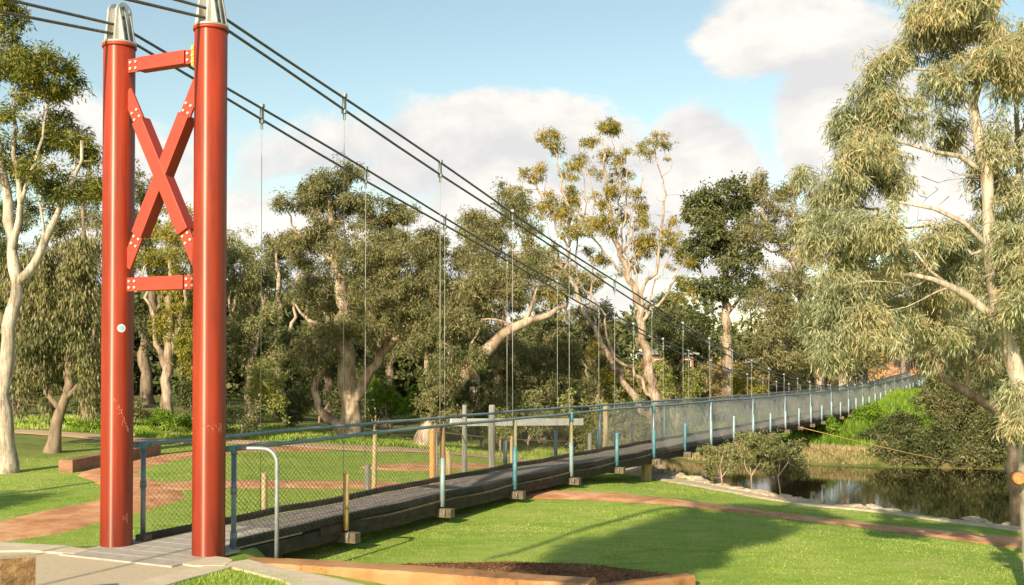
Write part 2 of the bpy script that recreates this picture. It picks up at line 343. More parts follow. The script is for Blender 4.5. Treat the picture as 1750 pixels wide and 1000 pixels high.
    M['l_dark'] = mat_leaf('dark_green_leaves', [(0.042,0.062,0.020), (0.098,0.122,0.044), (0.20,0.205,0.085)])
    M['l_grey'] = mat_leaf('grey_green_gum_leaves', [(0.15,0.185,0.09), (0.29,0.325,0.18), (0.42,0.43,0.27), (0.50,0.40,0.20)], patch=1.1, gloss=0.05, trans=0.30)
    M['l_left'] = mat_leaf('glossy_green_gum_leaves', [(0.060,0.085,0.018), (0.16,0.175,0.030), (0.32,0.29,0.045)], patch=0.8)
    M['l_lime'] = mat_leaf('lime_shrub_leaves', [(0.17,0.20,0.045), (0.29,0.31,0.085), (0.40,0.40,0.15)])
    M['l_bright'] = mat_leaf('bright_green_growth', [(0.07,0.14,0.012), (0.15,0.27,0.02), (0.27,0.38,0.04)], patch=0.4)
    M['l_sage'] = mat_leaf('sage_leaves', [(0.11,0.13,0.05), (0.22,0.235,0.10), (0.34,0.33,0.16)])
    M['l_dry'] = mat_leaf('dry_bush_leaves', [(0.12,0.12,0.04), (0.24,0.19,0.07), (0.34,0.24,0.10)])
    M['g_lawn'] = mat_leaf('lawn_blades', [(0.13,0.26,0.020), (0.27,0.40,0.045), (0.50,0.53,0.16)], patch=0.6, gloss=0.04)
    M['g_tan'] = mat_leaf('dry_grass', [(0.22,0.19,0.08), (0.38,0.30,0.15), (0.48,0.38,0.22)])
    M['chips'] = mat_leaf('bark_chips', [(0.08,0.035,0.015), (0.20,0.09,0.04), (0.36,0.20,0.10)], trans=0.0, patch=3.0)
    M['brick'] = mat_simple('red_brick_wall', [(0.3, (0.28,0.13,0.08)), (0.7, (0.36,0.18,0.11))], 4, 0.9, 0, 0.2)
    M['cream'] = mat_simple('cream_wall', [(0.3, (0.58,0.50,0.40)), (0.7, (0.66,0.58,0.47))], 4, 0.9, 0, 0.2)
    M['roof'] = mat_simple('grey_sheet_roof', [(0.3, (0.26,0.28,0.31)), (0.7, (0.38,0.40,0.43))], 3, 0.6, 0.2, 0.2)
    M['paleroof'] = mat_simple('pale_sheet_roof', [(0.3, (0.52,0.50,0.48)), (0.7, (0.64,0.62,0.59))], 3, 0.6, 0.1, 0.2)
    m, nt, b = mat_base('window_glass'); b.inputs['Base Color'].default_value = (0.03,0.035,0.04,1); b.inputs['Roughness'].default_value = 0.08; M['glass'] = m
    M['sticker_b'] = mat_simple('sticker_blue', [(0.3, (0.22,0.45,0.62)), (0.7, (0.35,0.58,0.72))], 30, 0.5, 0, 0)
    M['sticker_w'] = mat_simple('sticker_white', [(0.3, (0.65,0.66,0.62)), (0.7, (0.75,0.75,0.72))], 30, 0.5, 0, 0)
    M['tape'] = mat_simple('yellow_bracket_paint', [(0.3, (0.62,0.33,0.03)), (0.7, (0.75,0.43,0.06))], 20, 0.6, 0, 0)
    M['scratch'] = mat_simple('scratched_primer', [(0.3, (0.42,0.12,0.07)), (0.7, (0.60,0.30,0.22))], 30, 0.7, 0, 0)
    M['cut'] = mat_simple('fresh_branch_cut', [(0.3, (0.28,0.10,0.03)), (0.7, (0.50,0.24,0.09))], 14, 0.85, 0, 0.5)
mats()

# ---------------------------------------------------------------- ground
NEAR = np.array([(60,-8),(30,5),(14,14.8),(10.5,17.3),(8.9,18.7),(8.4,19.3),(7.95,20.0),(7.5,20.9),(6.4,21.9),(5.6,22.9),(5.0,24.2),(4.5,25.6),(4.3,26.6),(3.9,28.2),(2.9,29.6),(1.8,33),(1.0,38),(0,46),(-3,60),(-10,80)], float)
FAR = np.array([(60,20),(30,36),(17.7,39.6),(12.6,40.6),(9.6,42.6),(7.2,42.0),(4.5,50),(1,62),(-7,84)], float)
RIVPOLY = np.vstack([NEAR, FAR[::-1]])
def dist_poly(X, Y, L):
    d = np.full(X.shape, 1e9)
    for a, b in zip(L[:-1], L[1:]):
        v = b - a; t = np.clip(((X-a[0])*v[0] + (Y-a[1])*v[1]) / v.dot(v), 0, 1)
        d = np.minimum(d, np.hypot(X-a[0]-t*v[0], Y-a[1]-t*v[1]))
    return d
def inside(X, Y, poly):
    c = np.zeros(X.shape, bool); n = len(poly); j = n-1
    for i in range(n):
        xi, yi = poly[i]; xj, yj = poly[j]
        with np.errstate(divide='ignore', invalid='ignore'):
            c ^= ((yi > Y) != (yj > Y)) & (X < (xj-xi)*(Y-yi)/(yj-yi+1e-12)+xi)
        j = i
    return c
def wallY(X):                                               # line of the limestone wall right of the bridge
    return np.interp(X, [-3.0,-2.6,-1.2,0.8,4], [11.5,11.42,11.05,10.45,9.5])
def wig(X, Y, s=1.0): return 0.5*np.sin(X*0.9*s+1.3)*np.cos(Y*0.7*s) + 0.5*np.sin(X*0.37*s-Y*0.51*s+0.6)
WATER_Z = -1.9
def g(X, Y):
    X = np.asarray(X, float); Y = np.asarray(Y, float); X, Y = np.broadcast_arrays(X, Y)
    lawn = -0.15 - 0.19*sstep(X, -8, -3) - 0.46*sstep(X + .5*(Y-20), 1, 7) + 0.02*wig(X, Y) + 0.012*np.clip(Y-33, 0, 60)*(X < 3)
    lawn = lawn + 0.3*sstep(X, -9, -14)*sstep(Y, 20, 30)
    # the shelf the bridge ends on
    shelf = np.where(X < -2.4, 0.0, -0.04 - 0.36*sstep(X, -2.3, 1.2))
    m = sstep(Y, 12.65, 12.35)*sstep(X, -2.66, -2.86)
    front = sstep(Y - wallY(X), 0.10, -0.02)
    m = np.maximum(m, front)
    z = lawn*(1-m) + (shelf-0.02)*m
    dn = dist_poly(X, Y, NEAR); df = dist_poly(X, Y, FAR); ins = inside(X, Y, RIVPOLY)
    farside = (~ins) & (df < dn)
    zf = WATER_Z + 0.05 + 0.45*sstep(df, 0, 0.9) + 1.25*sstep(df, 0.5, 26) + 0.5*sstep(df, 26, 60) + 0.9*sstep(df, 50, 120) + 0.12*wig(X, Y, 1.4)*sstep(df, 0, 3)
    z = np.where(farside, zf, z)
    zi = np.maximum(z*(1-sstep(dn, 0.0, 0.55)) + (-2.6)*sstep(dn, 0.0, 0.55), -2.6)
    zi2 = WATER_Z + 0.05 - 0.8*sstep(df, 0, 2.0)
    z = np.where(ins, np.where(df < dn, zi2, zi), z)
    return z
def gz(x, y): return float(g(np.array([x]), np.array([y]))[0])
def gp(x, y, dz=0.0): return (x, y, gz(x, y) + dz)

def axis(segs):
    out = []
    for a, b, st in segs: out += list(np.arange(a, b, st))
    return np.array(out + [segs[-1][1]])
xs = axis([(-900,-200,100),(-200,-60,14),(-60,-20,2.5),(-20,-9,.5),(-9,11,.16),(11,24,.4),(24,60,2.5),(60,200,14),(200,900,100)])
ys = axis([(-60,0,6),(0,8,1),(8,31,.16),(31,50,.35),(50,90,1.2),(90,200,8),(200,1600,140)])
GX, GY = np.meshgrid(xs, ys); GZ = g(GX, GY)
nx, ny = len(xs), len(ys)
idx = np.arange(nx*ny).reshape(ny, nx)
Fq = np.stack([idx[:-1,:-1], idx[:-1,1:], idx[1:,1:], idx[1:,:-1]], -1).reshape(-1, 4)
gme = npmesh('ground', np.stack([GX, GY, GZ], -1).reshape(-1, 3), Fq, True)
dnn = dist_poly(GX, GY, NEAR); dff = dist_poly(GX, GY, FAR); ii = inside(GX, GY, RIVPOLY)
wild = np.where(((dff < dnn)) | ii, 1.0, 0.0)
wild = np.maximum(wild, sstep(GY, 31.2, 33.5)*(~ii)*1.0); wild = np.maximum(wild, 0.7*sstep(GX, -9, -11)*sstep(GY, 21, 26))
a = gme.attributes.new('wild', 'FLOAT', 'POINT'); a.data.foreach_set('value', wild.ravel().astype(np.float32))
tag(link('ground', gme, M['ground']), kind='structure')
wme = npmesh('river', [(-40,10,WATER_Z),(120,10,WATER_Z),(120,110,WATER_Z),(-40,110,WATER_Z)], np.array([[0,1,2,3]]))
tag(link('river', wme, M['water']), kind='structure')

def ribbon(name, pts, w, mat, off=0.022, wl=None, kind='structure'):
    c = catmull([(p[0], p[1], 0) for p in pts], 0.18); V = []; K = 9
    for i, p in enumerate(c):
        t = c[min(i+1, len(c)-1)] - c[max(i-1, 0)]; t /= np.linalg.norm(t); nrm = np.array((-t[1], t[0], 0))
        ww = w if wl is None else np.interp(i/(len(c)-1), np.linspace(0, 1, len(wl)), wl)
        e1 = 0.05*math.sin(i*0.21+1)+0.03*math.sin(i*0.77)+0.02*random.uniform(-1,1); e2 = 0.05*math.sin(i*0.17)+0.03*math.sin(i*0.63+2)+0.02*random.uniform(-1,1)
        for k in range(K):
            s = -ww/2 - e1 + (ww + e1 + e2)*k/(K-1); q = p + nrm*s
            edge = -0.03 if k in (0, K-1) else 0
            V.append((q[0], q[1], gz(q[0], q[1]) + off + edge))
    n = len(c); ix = np.arange(n*K).reshape(n, K)
    Fc = np.stack([ix[:-1,:-1], ix[:-1,1:], ix[1:,1:], ix[1:,:-1]], -1).reshape(-1, 4)
    return tag(link(name, npmesh(name, V, Fc, True), mat), kind=kind)
ribbon('path', [(-12.5,10.8),(-8.5,13.1),(-6.8,14.3),(-6.45,15.5),(-6.15,17),(-6.2,18.4),(-7.1,20.0),(-7.9,21.4),(-8.2,23.2),(-7.8,25.2),(-6.6,27.2),(-5,28.6)], 1.25, M['redpath'], wl=[1.5,1.4,1.3,1.25,1.2,1.1,1.0,.8])
ribbon('path', [(-6.4,19.4),(-4.9,20.5),(-2.6,20.8),(.26,19.6),(4.2,18.6),(7.9,16.9),(13,14.6)], 1.3, M['redpath'], 0.034, wl=[1.1,1.15,1.2,1.3,1.5,1.6])
ribbon('path', [(-26,28.5),(-16,29.3),(-8,29.2),(-3,29.2),(0.4,30.2)], 1.2, M['tanpath'], 0.046)
ribbon('bare_earth', [(-3.4,24.4),(-2.0,24.6),(-0.1,25.2)], 1.9, M['redpath'], 0.03, wl=[.1,1.6,2.2,1.4,.1])
ribbon('shore_track', [(2.2,31.5),(2.6,29.2),(3.4,27.6),(3.9,25.8),(4.5,24.3),(5.1,22.9),(5.9,21.8),(7.1,20.7),(7.6,19.7),(8.3,18.7),(10,17.2)], 0.6, M['lime'], 0.03, wl=[1.0,1.5,1.4,.8,.5,.45,.35,.3,.3,.4,.4])

# ---------------------------------------------------------------- pavement by the bridge head
def slab(name, poly, z1, z0, mat, kind='structure', label=None, cat=None, group=None):
    m = MB(); m.prism([(x, y, z0) for x, y in poly], (0, 0, z1-z0)); o = m.build(name, mat)
    return tag(o, label, cat, group, kind)
def gpx(px, py, z):                                         # ground point seen at a pixel on level z
    u = (px-875)/F; v = (PPY-py)/F; dy = math.cos(PITCH)-v*math.sin(PITCH); dz = math.sin(PITCH)+v*math.cos(PITCH)
    k = (z-CAMZ)/dz; return (u*k, dy*k)
z0 = 0.01
slab('pavement', [gpx(-260,1150,z0), gpx(-200,930,z0), gpx(0,929,z0), gpx(55,932,z0), gpx(165,938,z0), gpx(335,968,z0), gpx(385,962,z0), gpx(150,1060,z0), gpx(60,1150,z0)], z0, -0.25, M['pave'])
slab('kerb_strip', [gpx(390,959,.022), gpx(420,962,.022), gpx(335,985,.022), gpx(240,1012,.022), gpx(120,1085,.022), gpx(60,1085,.022), gpx(180,1010,.022), gpx(300,977,.022)], 0.022, -0.2, M['kerb'])
slab('kerb_strip', [gpx(-160,944,.03), gpx(-160,918,.03), gpx(0,926,.03), gpx(50,929,.03), gpx(112,932,.03), gpx(152,940,.03), gpx(128,946,.03), gpx(50,940,.03)], 0.03, -0.2, M['kerb'])
slab('kerb_strip', [gpx(283,958,.026), gpx(335,946,.026), gpx(388,953,.026), gpx(398,957,.026), gpx(385,966,.026), gpx(330,966,.026)], 0.026, -0.3, M['kerb'])
slab('kerb_strip', [gpx(374,963,.02), gpx(424,956,.02), gpx(470,968,.02), gpx(560,985,.02), gpx(640,1003,.02), gpx(700,1030,.02), gpx(560,1030,.02), gpx(480,990,.02)], 0.02, -0.3, M['kerb'])
def blockwall(name, line, w, z1, z0, mat, label, cat, seg=1.05, group=None):
    """one continuous low wall, slightly rough"""
    c = catmull([(x, y, 0) for x, y in line], 0.08); V = []; K = 6
    for i, p in enumerate(c):
        t = c[min(i+1, len(c)-1)] - c[max(i-1, 0)]; t /= np.linalg.norm(t); nr = np.array((-t[1], t[0], 0))
        e = lambda a: a*random.uniform(-1, 1)
        prof = [(-w/2, z0), (-w/2+e(.006), z1-.03), (-w/2+.02+e(.004), z1+e(.004)), (w/2-.02+e(.004), z1+e(.004)), (w/2+e(.006), z1-.03), (w/2, z0)]
        for s, z in prof: q = p + nr*s; V.append((q[0], q[1], z))
    n = len(c); Fc = [(i*K+k, i*K+k+1, (i+1)*K+k+1, (i+1)*K+k) for i in range(n-1) for k in range(K-1)]
    Fc += [tuple(range(K))[::-1], tuple((n-1)*K+k for k in range(K))]
    m = MB(); m.add(V, Fc); return tag(m.build(name, mat), label, cat, group)
wl = [gpx(420,957,.0), gpx(520,964,-.02), gpx(640,973,-.03), gpx(780,982,-.03), gpx(900,991,-.03), gpx(1012,998,-.03)]
wl = [(x, y) for x, y in wl]
blockwall('retaining_wall', wl, 0.34, 0.0, -0.9, M['orlime'], 'long orange limestone wall running right from the foot of the bridge rail', 'wall')
a1 = gpx(1180,984,-.22); a0 = gpx(1020,1004,-.22)
blockwall('retaining_wall', [a0, ((a0[0]+a1[0])/2, (a0[1]+a1[1])/2), a1], 0.16, -0.20, -0.9, M['orlime'], 'short low stone edging at the right end of the mulch bed', 'wall')
slab('mulch_bed', [gpx(600,968,-.2), gpx(700,963,-.22), gpx(870,960,-.22), gpx(1000,964,-.22), gpx(1172,984,-.22), gpx(1020,1003,-.22), gpx(800,984,-.2)], -0.22, -0.8, M['mulch'])
p0 = P(61,952,9.1); pl = P(-160,975,8.75); pr_ = np.array((-.40,.916,0))*.16
blk = MB(); blk.prism([(p0[0],p0[1],-.05), (p0[0]+pr_[0],p0[1]+pr_[1],-.05), (pl[0]+pr_[0],pl[1]+pr_[1],-.05), (pl[0],pl[1],-.05)], (0,0,p0[2]+.05))
tag(blk.build('stone_block', M['brownstone']), 'rough brown stained stone block in the bottom left corner of the pavement', 'stone block')
# sleeper seat wall left of the mast
s0 = gpx(124,812,-.2); s1 = gpx(275,781,-.2)
sw = MB(); v = np.array((s1[0]-s0[0], s1[1]-s0[1], 0)); Ls = np.linalg.norm(v); v /= Ls; nv = np.array((-v[1], v[0], 0))
sw.box(np.array((s0[0], s0[1], -.2+.09)) + v*Ls/2 + nv*.15, (Ls, .30, .42), [v, nv, (0,0,1)], 0.012)
tag(sw.build('sleeper_wall', M['sleeper']), 'low reddish timber sleeper wall in the grass behind the left mast', 'wall')

# ---------------------------------------------------------------- the bridge
TH = math.atan(882/F); D = np.array((math.sin(TH), math.cos(TH), 0)); W = np.array((-math.cos(TH), math.sin(TH), 0)); UP = np.array((0,0,1.0))
M0 = np.array((-3.23, 11.56, 0)); SP = 2.51; BW = 1.316; NEND = 35.0
_pr = np.polyfit([-1,0,1,2,3,5,7,10,15,18,25,31,36], [.985,.985,.99,1.01,1.04,1.09,1.16,1.27,1.41,1.44,1.40,1.2,1.0], 5)
def rail_z(n): return CAMZ - np.polyval(_pr, n)
_cn = np.array([-1,0,1,2,3,5,6,7,8,9,10,11,13,15,18,21,24,27,30,33,36]); _ch = np.array([3.78,3.35,2.93,2.45,2.03,1.275,.90,.57,.24,-.07,-.36,-.62,-.96,-1.18,-1.30,-1.22,-.92,-.45,.15,1.1,2.3])
_pc = np.polyfit(_cn, _ch, 6)
def cable_z(n): return CAMZ + float(np.polyval(_pc, n))
def deck_z(n): return float(rail_z(n)) - 1.09
def B(n, w, z): p = M0 + D*SP*(n+1) + W*w; return np.array((p[0], p[1], z))
sag_wob = lambda n: 0.018*math.sin(n*2*math.pi+0.8) if n > 0 else 0

bridge = empty('suspension_bridge', (M0[0], M0[1], 0))
tag(bridge, 'long wire mesh suspension footbridge hung from cables on two red round masts', 'bridge')
def bpart(mb, name, mat, parent=None, label=None):
    o = mb.build(name, mat); pr = parent or bridge
    o.parent = pr
    if pr is bridge: o.matrix_parent_inverse = Matrix.Translation(-Vector(bridge.location))
    if label: o['label'] = label
    return o
MASTR = 0.172; MTOP = CAMZ + 3.53
def make_mast(n, w, top, graffiti=None):
    m = MB(); c = B(n, w, 0)
    base = min(-0.35, gz(c[0], c[1]) - .2)
    m.tube([c*(1,1,0)+UP*base, c*(1,1,0)+UP*(base+2), c*(1,1,0)+UP*(base+4), c*(1,1,0)+UP*top], MASTR, 48)
    mast = bpart(m, 'mast', M['red'])
    r = MB(); r.tube([c*(1,1,0)+UP*(top-.035), c*(1,1,0)+UP*(top)], MASTR+.014, 48); bpart(r, 'collar', M['redb'], mast)
    r = MB(); r.tube([c*(1,1,0)+UP*(top+.001), c*(1,1,0)+UP*(top+.024)], MASTR+.012, 48)
    # two rounded cheek plates along the bridge with tapering outer ribs
    cc = c*(1,1,0)+UP*(top+.024)
    for s in (-1, 1):
        prof = []
        for i in range(15):
            a = math.pi*i/14; prof.append((math.cos(a)*.115, .335+math.sin(a)*.115))
        prof = [(.145, 0)] + prof + [(-.145, 0)]
        q = [cc + D*x + UP*z + W*(s*.062-.011) for x, z in prof]
        r.prism(q, W*.022)
        for dx in (-.075, .0, .075):
            r.prism([cc + D*(dx-.009) + W*s*.073, cc + D*(dx-.009) + W*s*.158, cc + D*(dx-.009) + W*s*.115 + UP*.22, cc + D*(dx-.009)+W*s*.073+UP*.40], D*.018)
    r.box(cc+UP*.2, (.05,.10,.40), [D, W, UP])
    sd_ = bpart(r, 'cable_saddle', M['alu'], mast)
    if n < 10:
        for dz in (.05, .16, .27, .38):
            p = cc + UP*dz - W*.062 - W*.014 - D*.037
            bolts('saddle_bolt', M['hole'], mast, [(p, p - W*.022, .016)])
    return mast
mast_r = make_mast(-1, 0, MTOP+.02); mast_l = make_mast(-1, BW, MTOP-.0)
far_mr = make_mast(36, 0, CAMZ+2.0); far_ml = make_mast(36, BW, CAMZ+2.0)

def scribble(parent, n, w, pts, width=.004, segs=None, name='scratch_mark', mat='scratch'):
    """marks on a mast; pts = list of strokes, stroke = list of (angle deg seen from camera, z)"""
    m = MB(); c = B(n, w, 0); vd = math.atan2(-c[1], -c[0])
    for st in pts:
        for (a0, z0), (a1, z1) in zip(st[:-1], st[1:]):
            q = []
            for (a_, z_) in ((a0, z0), (a1, z1)):
                an = vd + R(a_); q.append(np.array((c[0]+(MASTR+.0012)*math.cos(an), c[1]+(MASTR+.0012)*math.sin(an), z_)))
            m.tube(q, width/2, 4, caps=False)
    return bpart(m, name, M[mat], parent)
def rstrokes(a, z, wa, wz, n, k=4):
    out = []
    for _ in range(n):
        x, y = a+random.uniform(-wa, wa), z+random.uniform(-wz, wz); s = [(x, y)]
        for _ in range(k): x += random.uniform(-5, 5); y += random.uniform(-.028, .028); s.append((x, y))
        out.append(s)
    return out
def zpx(py, Yd): return float(P(200, py, Yd)[2])
# angle grows towards the left edge as seen (counter-clockwise from above)
st = []
for k in range(9):
    a_ = -8 + 6.0*k*1.0; z_ = zpx(683 + k*6.5, 12.1)
    st += rstrokes(a_, z_, 3, .02, 2, 3)
scribble(mast_l, -1, BW, st, .004)
scribble(mast_l, -1, BW, rstrokes(32, zpx(882, 12.1), 12, .03, 7, 3), .0025)
zc = zpx(730, 11.6)
scribble(mast_r, -1, 0, [[(28,zc+.04),(44,zc+.045),(45,zc-.045),(40,zc-.05)], [(32,zc+.02),(40,zc+.01),(34,zc-.02),(42,zc-.03)], [(30,zc+.0),(38,zc-.02),(31,zc-.04)]] + rstrokes(0, zc, 26, .03, 16, 2), .0025)

# sticker on the left mast
def sticker():
    c = B(-1, BW, 0); vd = math.atan2(-c[1], -c[0]); an0 = vd + R(13); z = zpx(561, 12.0)
    for rad, off, mt, nm in ((.045, .0015, 'sticker_w', 'sticker'), (.029, .003, 'sticker_b', 'sticker_disc')):
        V = []; Nn = 28
        rr = MASTR + off
        V.append((c[0]+rr*math.cos(an0), c[1]+rr*math.sin(an0), z))
        for i in range(Nn):
            t = 2*math.pi*i/Nn; an = an0 + rad*math.cos(t)/rr; V.append((c[0]+rr*math.cos(an), c[1]+rr*math.sin(an), z+rad*math.sin(t)))
        m = MB(); m.add(V, [(0, 1+i, 1+(i+1) % Nn) for i in range(Nn)])
        if nm == 'sticker': st_ = bpart(m, nm, M[mt], mast_l)
        else:
            # white wedge left open in the disc: small light triangle
            o = bpart(m, nm, M[mt], mast_l)
sticker()

# braces between the masts
def brace(z, name, label=None, tilt=0, h=.15):
    L0 = MASTR; L1 = BW - MASTR
    m = MB(); m.box(B(-1, BW/2, z), (BW-2*MASTR-.30, .13, h), [W, D, UP], 0.006); br = bpart(m, name, M['redb'], None, label)
    for w0 in (L0+.075, L1-.075):
        p = MB(); p.box(B(-1, w0, z) - D*.024, (.17, .024, h), [W, D, UP]); bpart(p, 'gusset_plate', M['redb'], br)
        bolts('brace_bolt', M['bolt'], br, [(B(-1, w0+dw, z+dz) - D*.036, B(-1, w0+dw, z+dz) - D*.051, .015) for dw in (-.04,.04) for dz in (-.035,.035)])
    return br
zU = CAMZ + 3.27; zLw = CAMZ + .83
brace(zU, 'cross_beam'); brace(zLw, 'cross_beam')
tp = MB(); tp.box(B(-1, MASTR+.03, zU+.0) - D*.056, (.035, .012, .22), [W, D, UP]); bpart(tp, 'yellow_bracket', M['tape'], mast_r)
bolts('brace_bolt', M['bolt'], mast_r, [(B(-1, MASTR+.03, zU+dz) - D*.062, B(-1, MASTR+.03, zU+dz) - D*.074, .013) for dz in (-.07, 0, .07)])
def diag(wa, za, wb, zb, off):
    a = B(-1, wa, za); b_ = B(-1, wb, zb); v = b_ - a; L = np.linalg.norm(v); v /= L; nrm = np.cross(v, D)
    mid = (a+b_)/2
    m = MB(); m.box(mid + D*off, (L*0.66, .14+off, .155), [v, D, nrm], 0.006); br = bpart(m, 'diagonal_brace', M['redb'])
    for s in (-1, 1):
        cpt = mid + v*s*L*.40
        p = MB(); p.box(cpt - D*.024, (L*.22, .024, .15), [v, D, nrm]); bpart(p, 'gusset_plate', M['redb'], br)
        qs = [mid + v*s*(L*.365+da) + nrm*dn - D*.036 for da in (-.04,.045) for dn in (-.038,.038)]
        bolts('brace_bolt', M['bolt'], br, [(q, q-D*.015, .015) for q in qs])
dz_ = .11
diag(MASTR*.9, zLw+.22, BW-MASTR*.9, zU-.30, 0.0); diag(BW-MASTR*.9, zLw+.22, MASTR*.9, zU-.30, 0.004)

# main cables and backstays
for w in (0, BW):
    for dz, tw in ((0.0, 0), (-.145, 1)):
        pts = []
        t = 26.0
        for k in range(14, 0, -1):
            q = B(-1, w, 0) - D*(t*k/14); s = t*k/14
            pts.append((q[0], q[1], CAMZ + 3.86 + dz - .15*s - .004*s*s))
        for n in np.arange(-1, 36.01, .5): pts.append(tuple(B(n, w, cable_z(n)+dz + .02*math.sin(n*1.7+dz*20))))
        q = B(36, w, 0)
        for k in range(1, 8): e = q + D*2.2*k; pts.append((e[0], e[1], cable_z(36)+dz - .42*k))
        m = MB(); m.tube(pts, .017, 7); bpart(m, 'main_cable', M['cable'])
# hangers, clamps, sleeves, cross beams
CB = []
for w, side in ((0, -1), (BW, 1)):
    for n in range(0, 36):
        cz = cable_z(n); dzk = deck_z(n)
        m = MB(); cp = B(n, w, 0)
        lo = cz - .145
        if cz > rail_z(n) - .0:
            m.box((cp[0], cp[1], cz+.035), (.055,.06,.05), [D, W, UP], .006); m.box((cp[0], cp[1], lo-.03), (.055,.06,.05), [D, W, UP], .006)
            for s in (-1, 1): m.box((cp+D*s*.022)*(1,1,0)+UP*((cz+lo)/2), (.009,.03,.22), [D, W, UP])
            m.box((cp[0], cp[1], lo-.09), (.018,.03,.09), [D, W, UP])
            bpart(m, 'cable_clamp', M['galv'])
            h = MB(); h.tube([(cp[0], cp[1], lo-.06), (*(cp - W*side*-0.0)[:2], dzk-.1)], 0.0040 if n < 9 else .005, 5); bpart(h, 'hanger_wire', M['rod'])
        # sleeve tube
        lean = random.uniform(-.025, .025); hl = .72 if n < 3 else random.uniform(.62, .72)
        o = W*side*.045
        if side == -1 or n > 1:
            s_ = MB(); rr = .034 if n < 3 else .037
            bz = dzk-.10; s_.tube([(*(cp+o)[:2], bz), (*(cp+o+D*lean*.4)[:2], bz+hl*.5), (*(cp+o+D*lean)[:2], bz+hl)], rr, 12)
            if side == -1: mt = 'ochre' if n == 0 else 'bluegrey' if n in (1, 3) else 'blue' if n < 7 else 'paleblue'
            else: mt = 'bluegrey' if n < 4 else 'blue' if n < 8 else 'paleblue'
            lab = {'ochre': 'ochre sleeve tube', 'bluegrey': 'grey green sleeve tube', 'blue': 'blue sleeve tube', 'paleblue': 'faded pale blue sleeve tube'}[mt]
            bpart(s_, 'sleeve_tube', M[mt], None, lab)
        # full height fence post
        if (n in (1, 2, 3, 5) or (n > 5 and n % 2 == 1)) and not (side == 1 and n < 4):
            f = MB(); q = cp + D*.075 + W*side*.01; z1 = float(rail_z(n))-.02
            f.tube([(q[0], q[1], dzk-.05), (q[0], q[1], z1)], .034 if n < 4 else .028, 8)
            bpart(f, 'fence_post', M[{1: 'brownpost', 2: 'olivepost', 3: 'olivepost', 5: 'rail'}.get(n, 'paleblue')])
            if n in (3, 5):
                f = MB(); f.tube([(q[0], q[1], z1-.14), (q[0], q[1], z1+.05)], .042, 8); bpart(f, 'post_cap', M['blue'])
for n in range(0, 36):
    m = MB(); z = deck_z(n)-.19; m.box(B(n, BW/2, z) + D*.02, (BW+.42, .13, .13), [W, D, UP], .008); cb = bpart(m, 'cross_beam_timber', M['beam'])
    if n < 12:
        k = MB(); q = B(n, -.12, z+.03)
        k.tube([q + UP*.05 - D*.05, q - D*.09 + UP*.0, q - D*.1 - UP*.06], .008, 5); bpart(k, 'u_bolt', M['galv'], cb)

# deck: planks, kerbs, stringers
def longbar(name, w, zoff, ww, hh, mat, n0=-.95, n1=35, seg=None, label=None, wob=.0, step=.25):
    m = MB(); ns = np.arange(n0, n1+.01, step); V = []
    for i, n in enumerate(ns):
        e = wob*random.uniform(-1, 1)
        z = deck_z(n)+zoff+sag_wob(n)*.5
        for dw, dz in ((-1,-1),(1,-1),(1,1),(-1,1)): V.append(B(n, w+dw*ww/2+e*.5, z+dz*hh/2+e))
    k = len(ns); Fc = [(i*4+a, i*4+(a+1) % 4, (i+1)*4+(a+1) % 4, (i+1)*4+a) for i in range(k-1) for a in range(4)]
    Fc += [(0,1,2,3), tuple((k-1)*4+a for a in (3,2,1,0))]
    m.add(V, Fc); return bpart(m, name, mat, None, label)
dk = MB()                                                   # boards run along the bridge, in bays
nb = 6; bwid = (BW-.24)/nb
for j in range(nb):
    for n in np.arange(-.5, 34.9, 1.0):
        off = (j % 2)*.5 if n > 0 else 0; a = n+off; b_ = min(a+1.0 + (.5*(j % 2) if -.1 > n else 0), 35.2); V = []
        dz = random.uniform(-.004, .004)
        for nn in np.linspace(a+.004, b_-.004, 5):
            z = deck_z(nn)-.02+dz+sag_wob(nn)*.5
            for dw, ddz in ((-1,-1),(1,-1),(1,1),(-1,1)): V.append(B(nn, .12+bwid*(j+.5)+dw*(bwid/2-.004), z+ddz*.019))
        dk.add(V, [(i*4+q, i*4+(q+1) % 4, (i+1)*4+(q+1) % 4, (i+1)*4+q) for i in range(4) for q in range(4)]+[(0,1,2,3),(19,18,17,16)])
bpart(dk, 'deck_boards', M['deckwood'])
longbar('kerb_timber', .05, .035, .09, .075, M['darkwood'], -.82, wob=.006)
longbar('kerb_timber', BW-.05, .035, .09, .075, M['darkwood'], -.84, wob=.006)
longbar('fascia_board', -.005, -.06, .022, .10, M['darkwood'], -.2, wob=.006)
longbar('edge_batten', -.02, -.028, .03, .022, M['beam'], .15, wob=.009)
longbar('stringer', .06, -.13, .09, .17, M['darkwood'], -.9); longbar('stringer', BW-.06, -.13, .09, .17, M['darkwood'], -.9)
longbar('stringer', BW/2, -.13, .09, .17, M['darkwood'], -.9)
eb = MB()                                                   # pale boarded landing between the masts
for j in range(9):
    t = -1.22+j*.105
    eb.box(B(-1, BW/2, .012) + D*SP*(t+1) + D*0, (BW-.05 if t > -.9 else BW+.25, .255, .03), [W, D, UP], .003)
bpart(eb, 'landing_boards', M['grey_boards'])
ebl = MB(); ebl.box(B(-.86, BW-.06, .05), (.14, .12, .1), [W, D, UP], .006); bpart(ebl, 'kerb_end_block', M['beam'])
ab = MB(); ab.box(B(-.75, BW/2, -.24), (BW-.1, 1.4, .42), [W, D, UP]); bpart(ab, 'abutment', M['darkwood'])

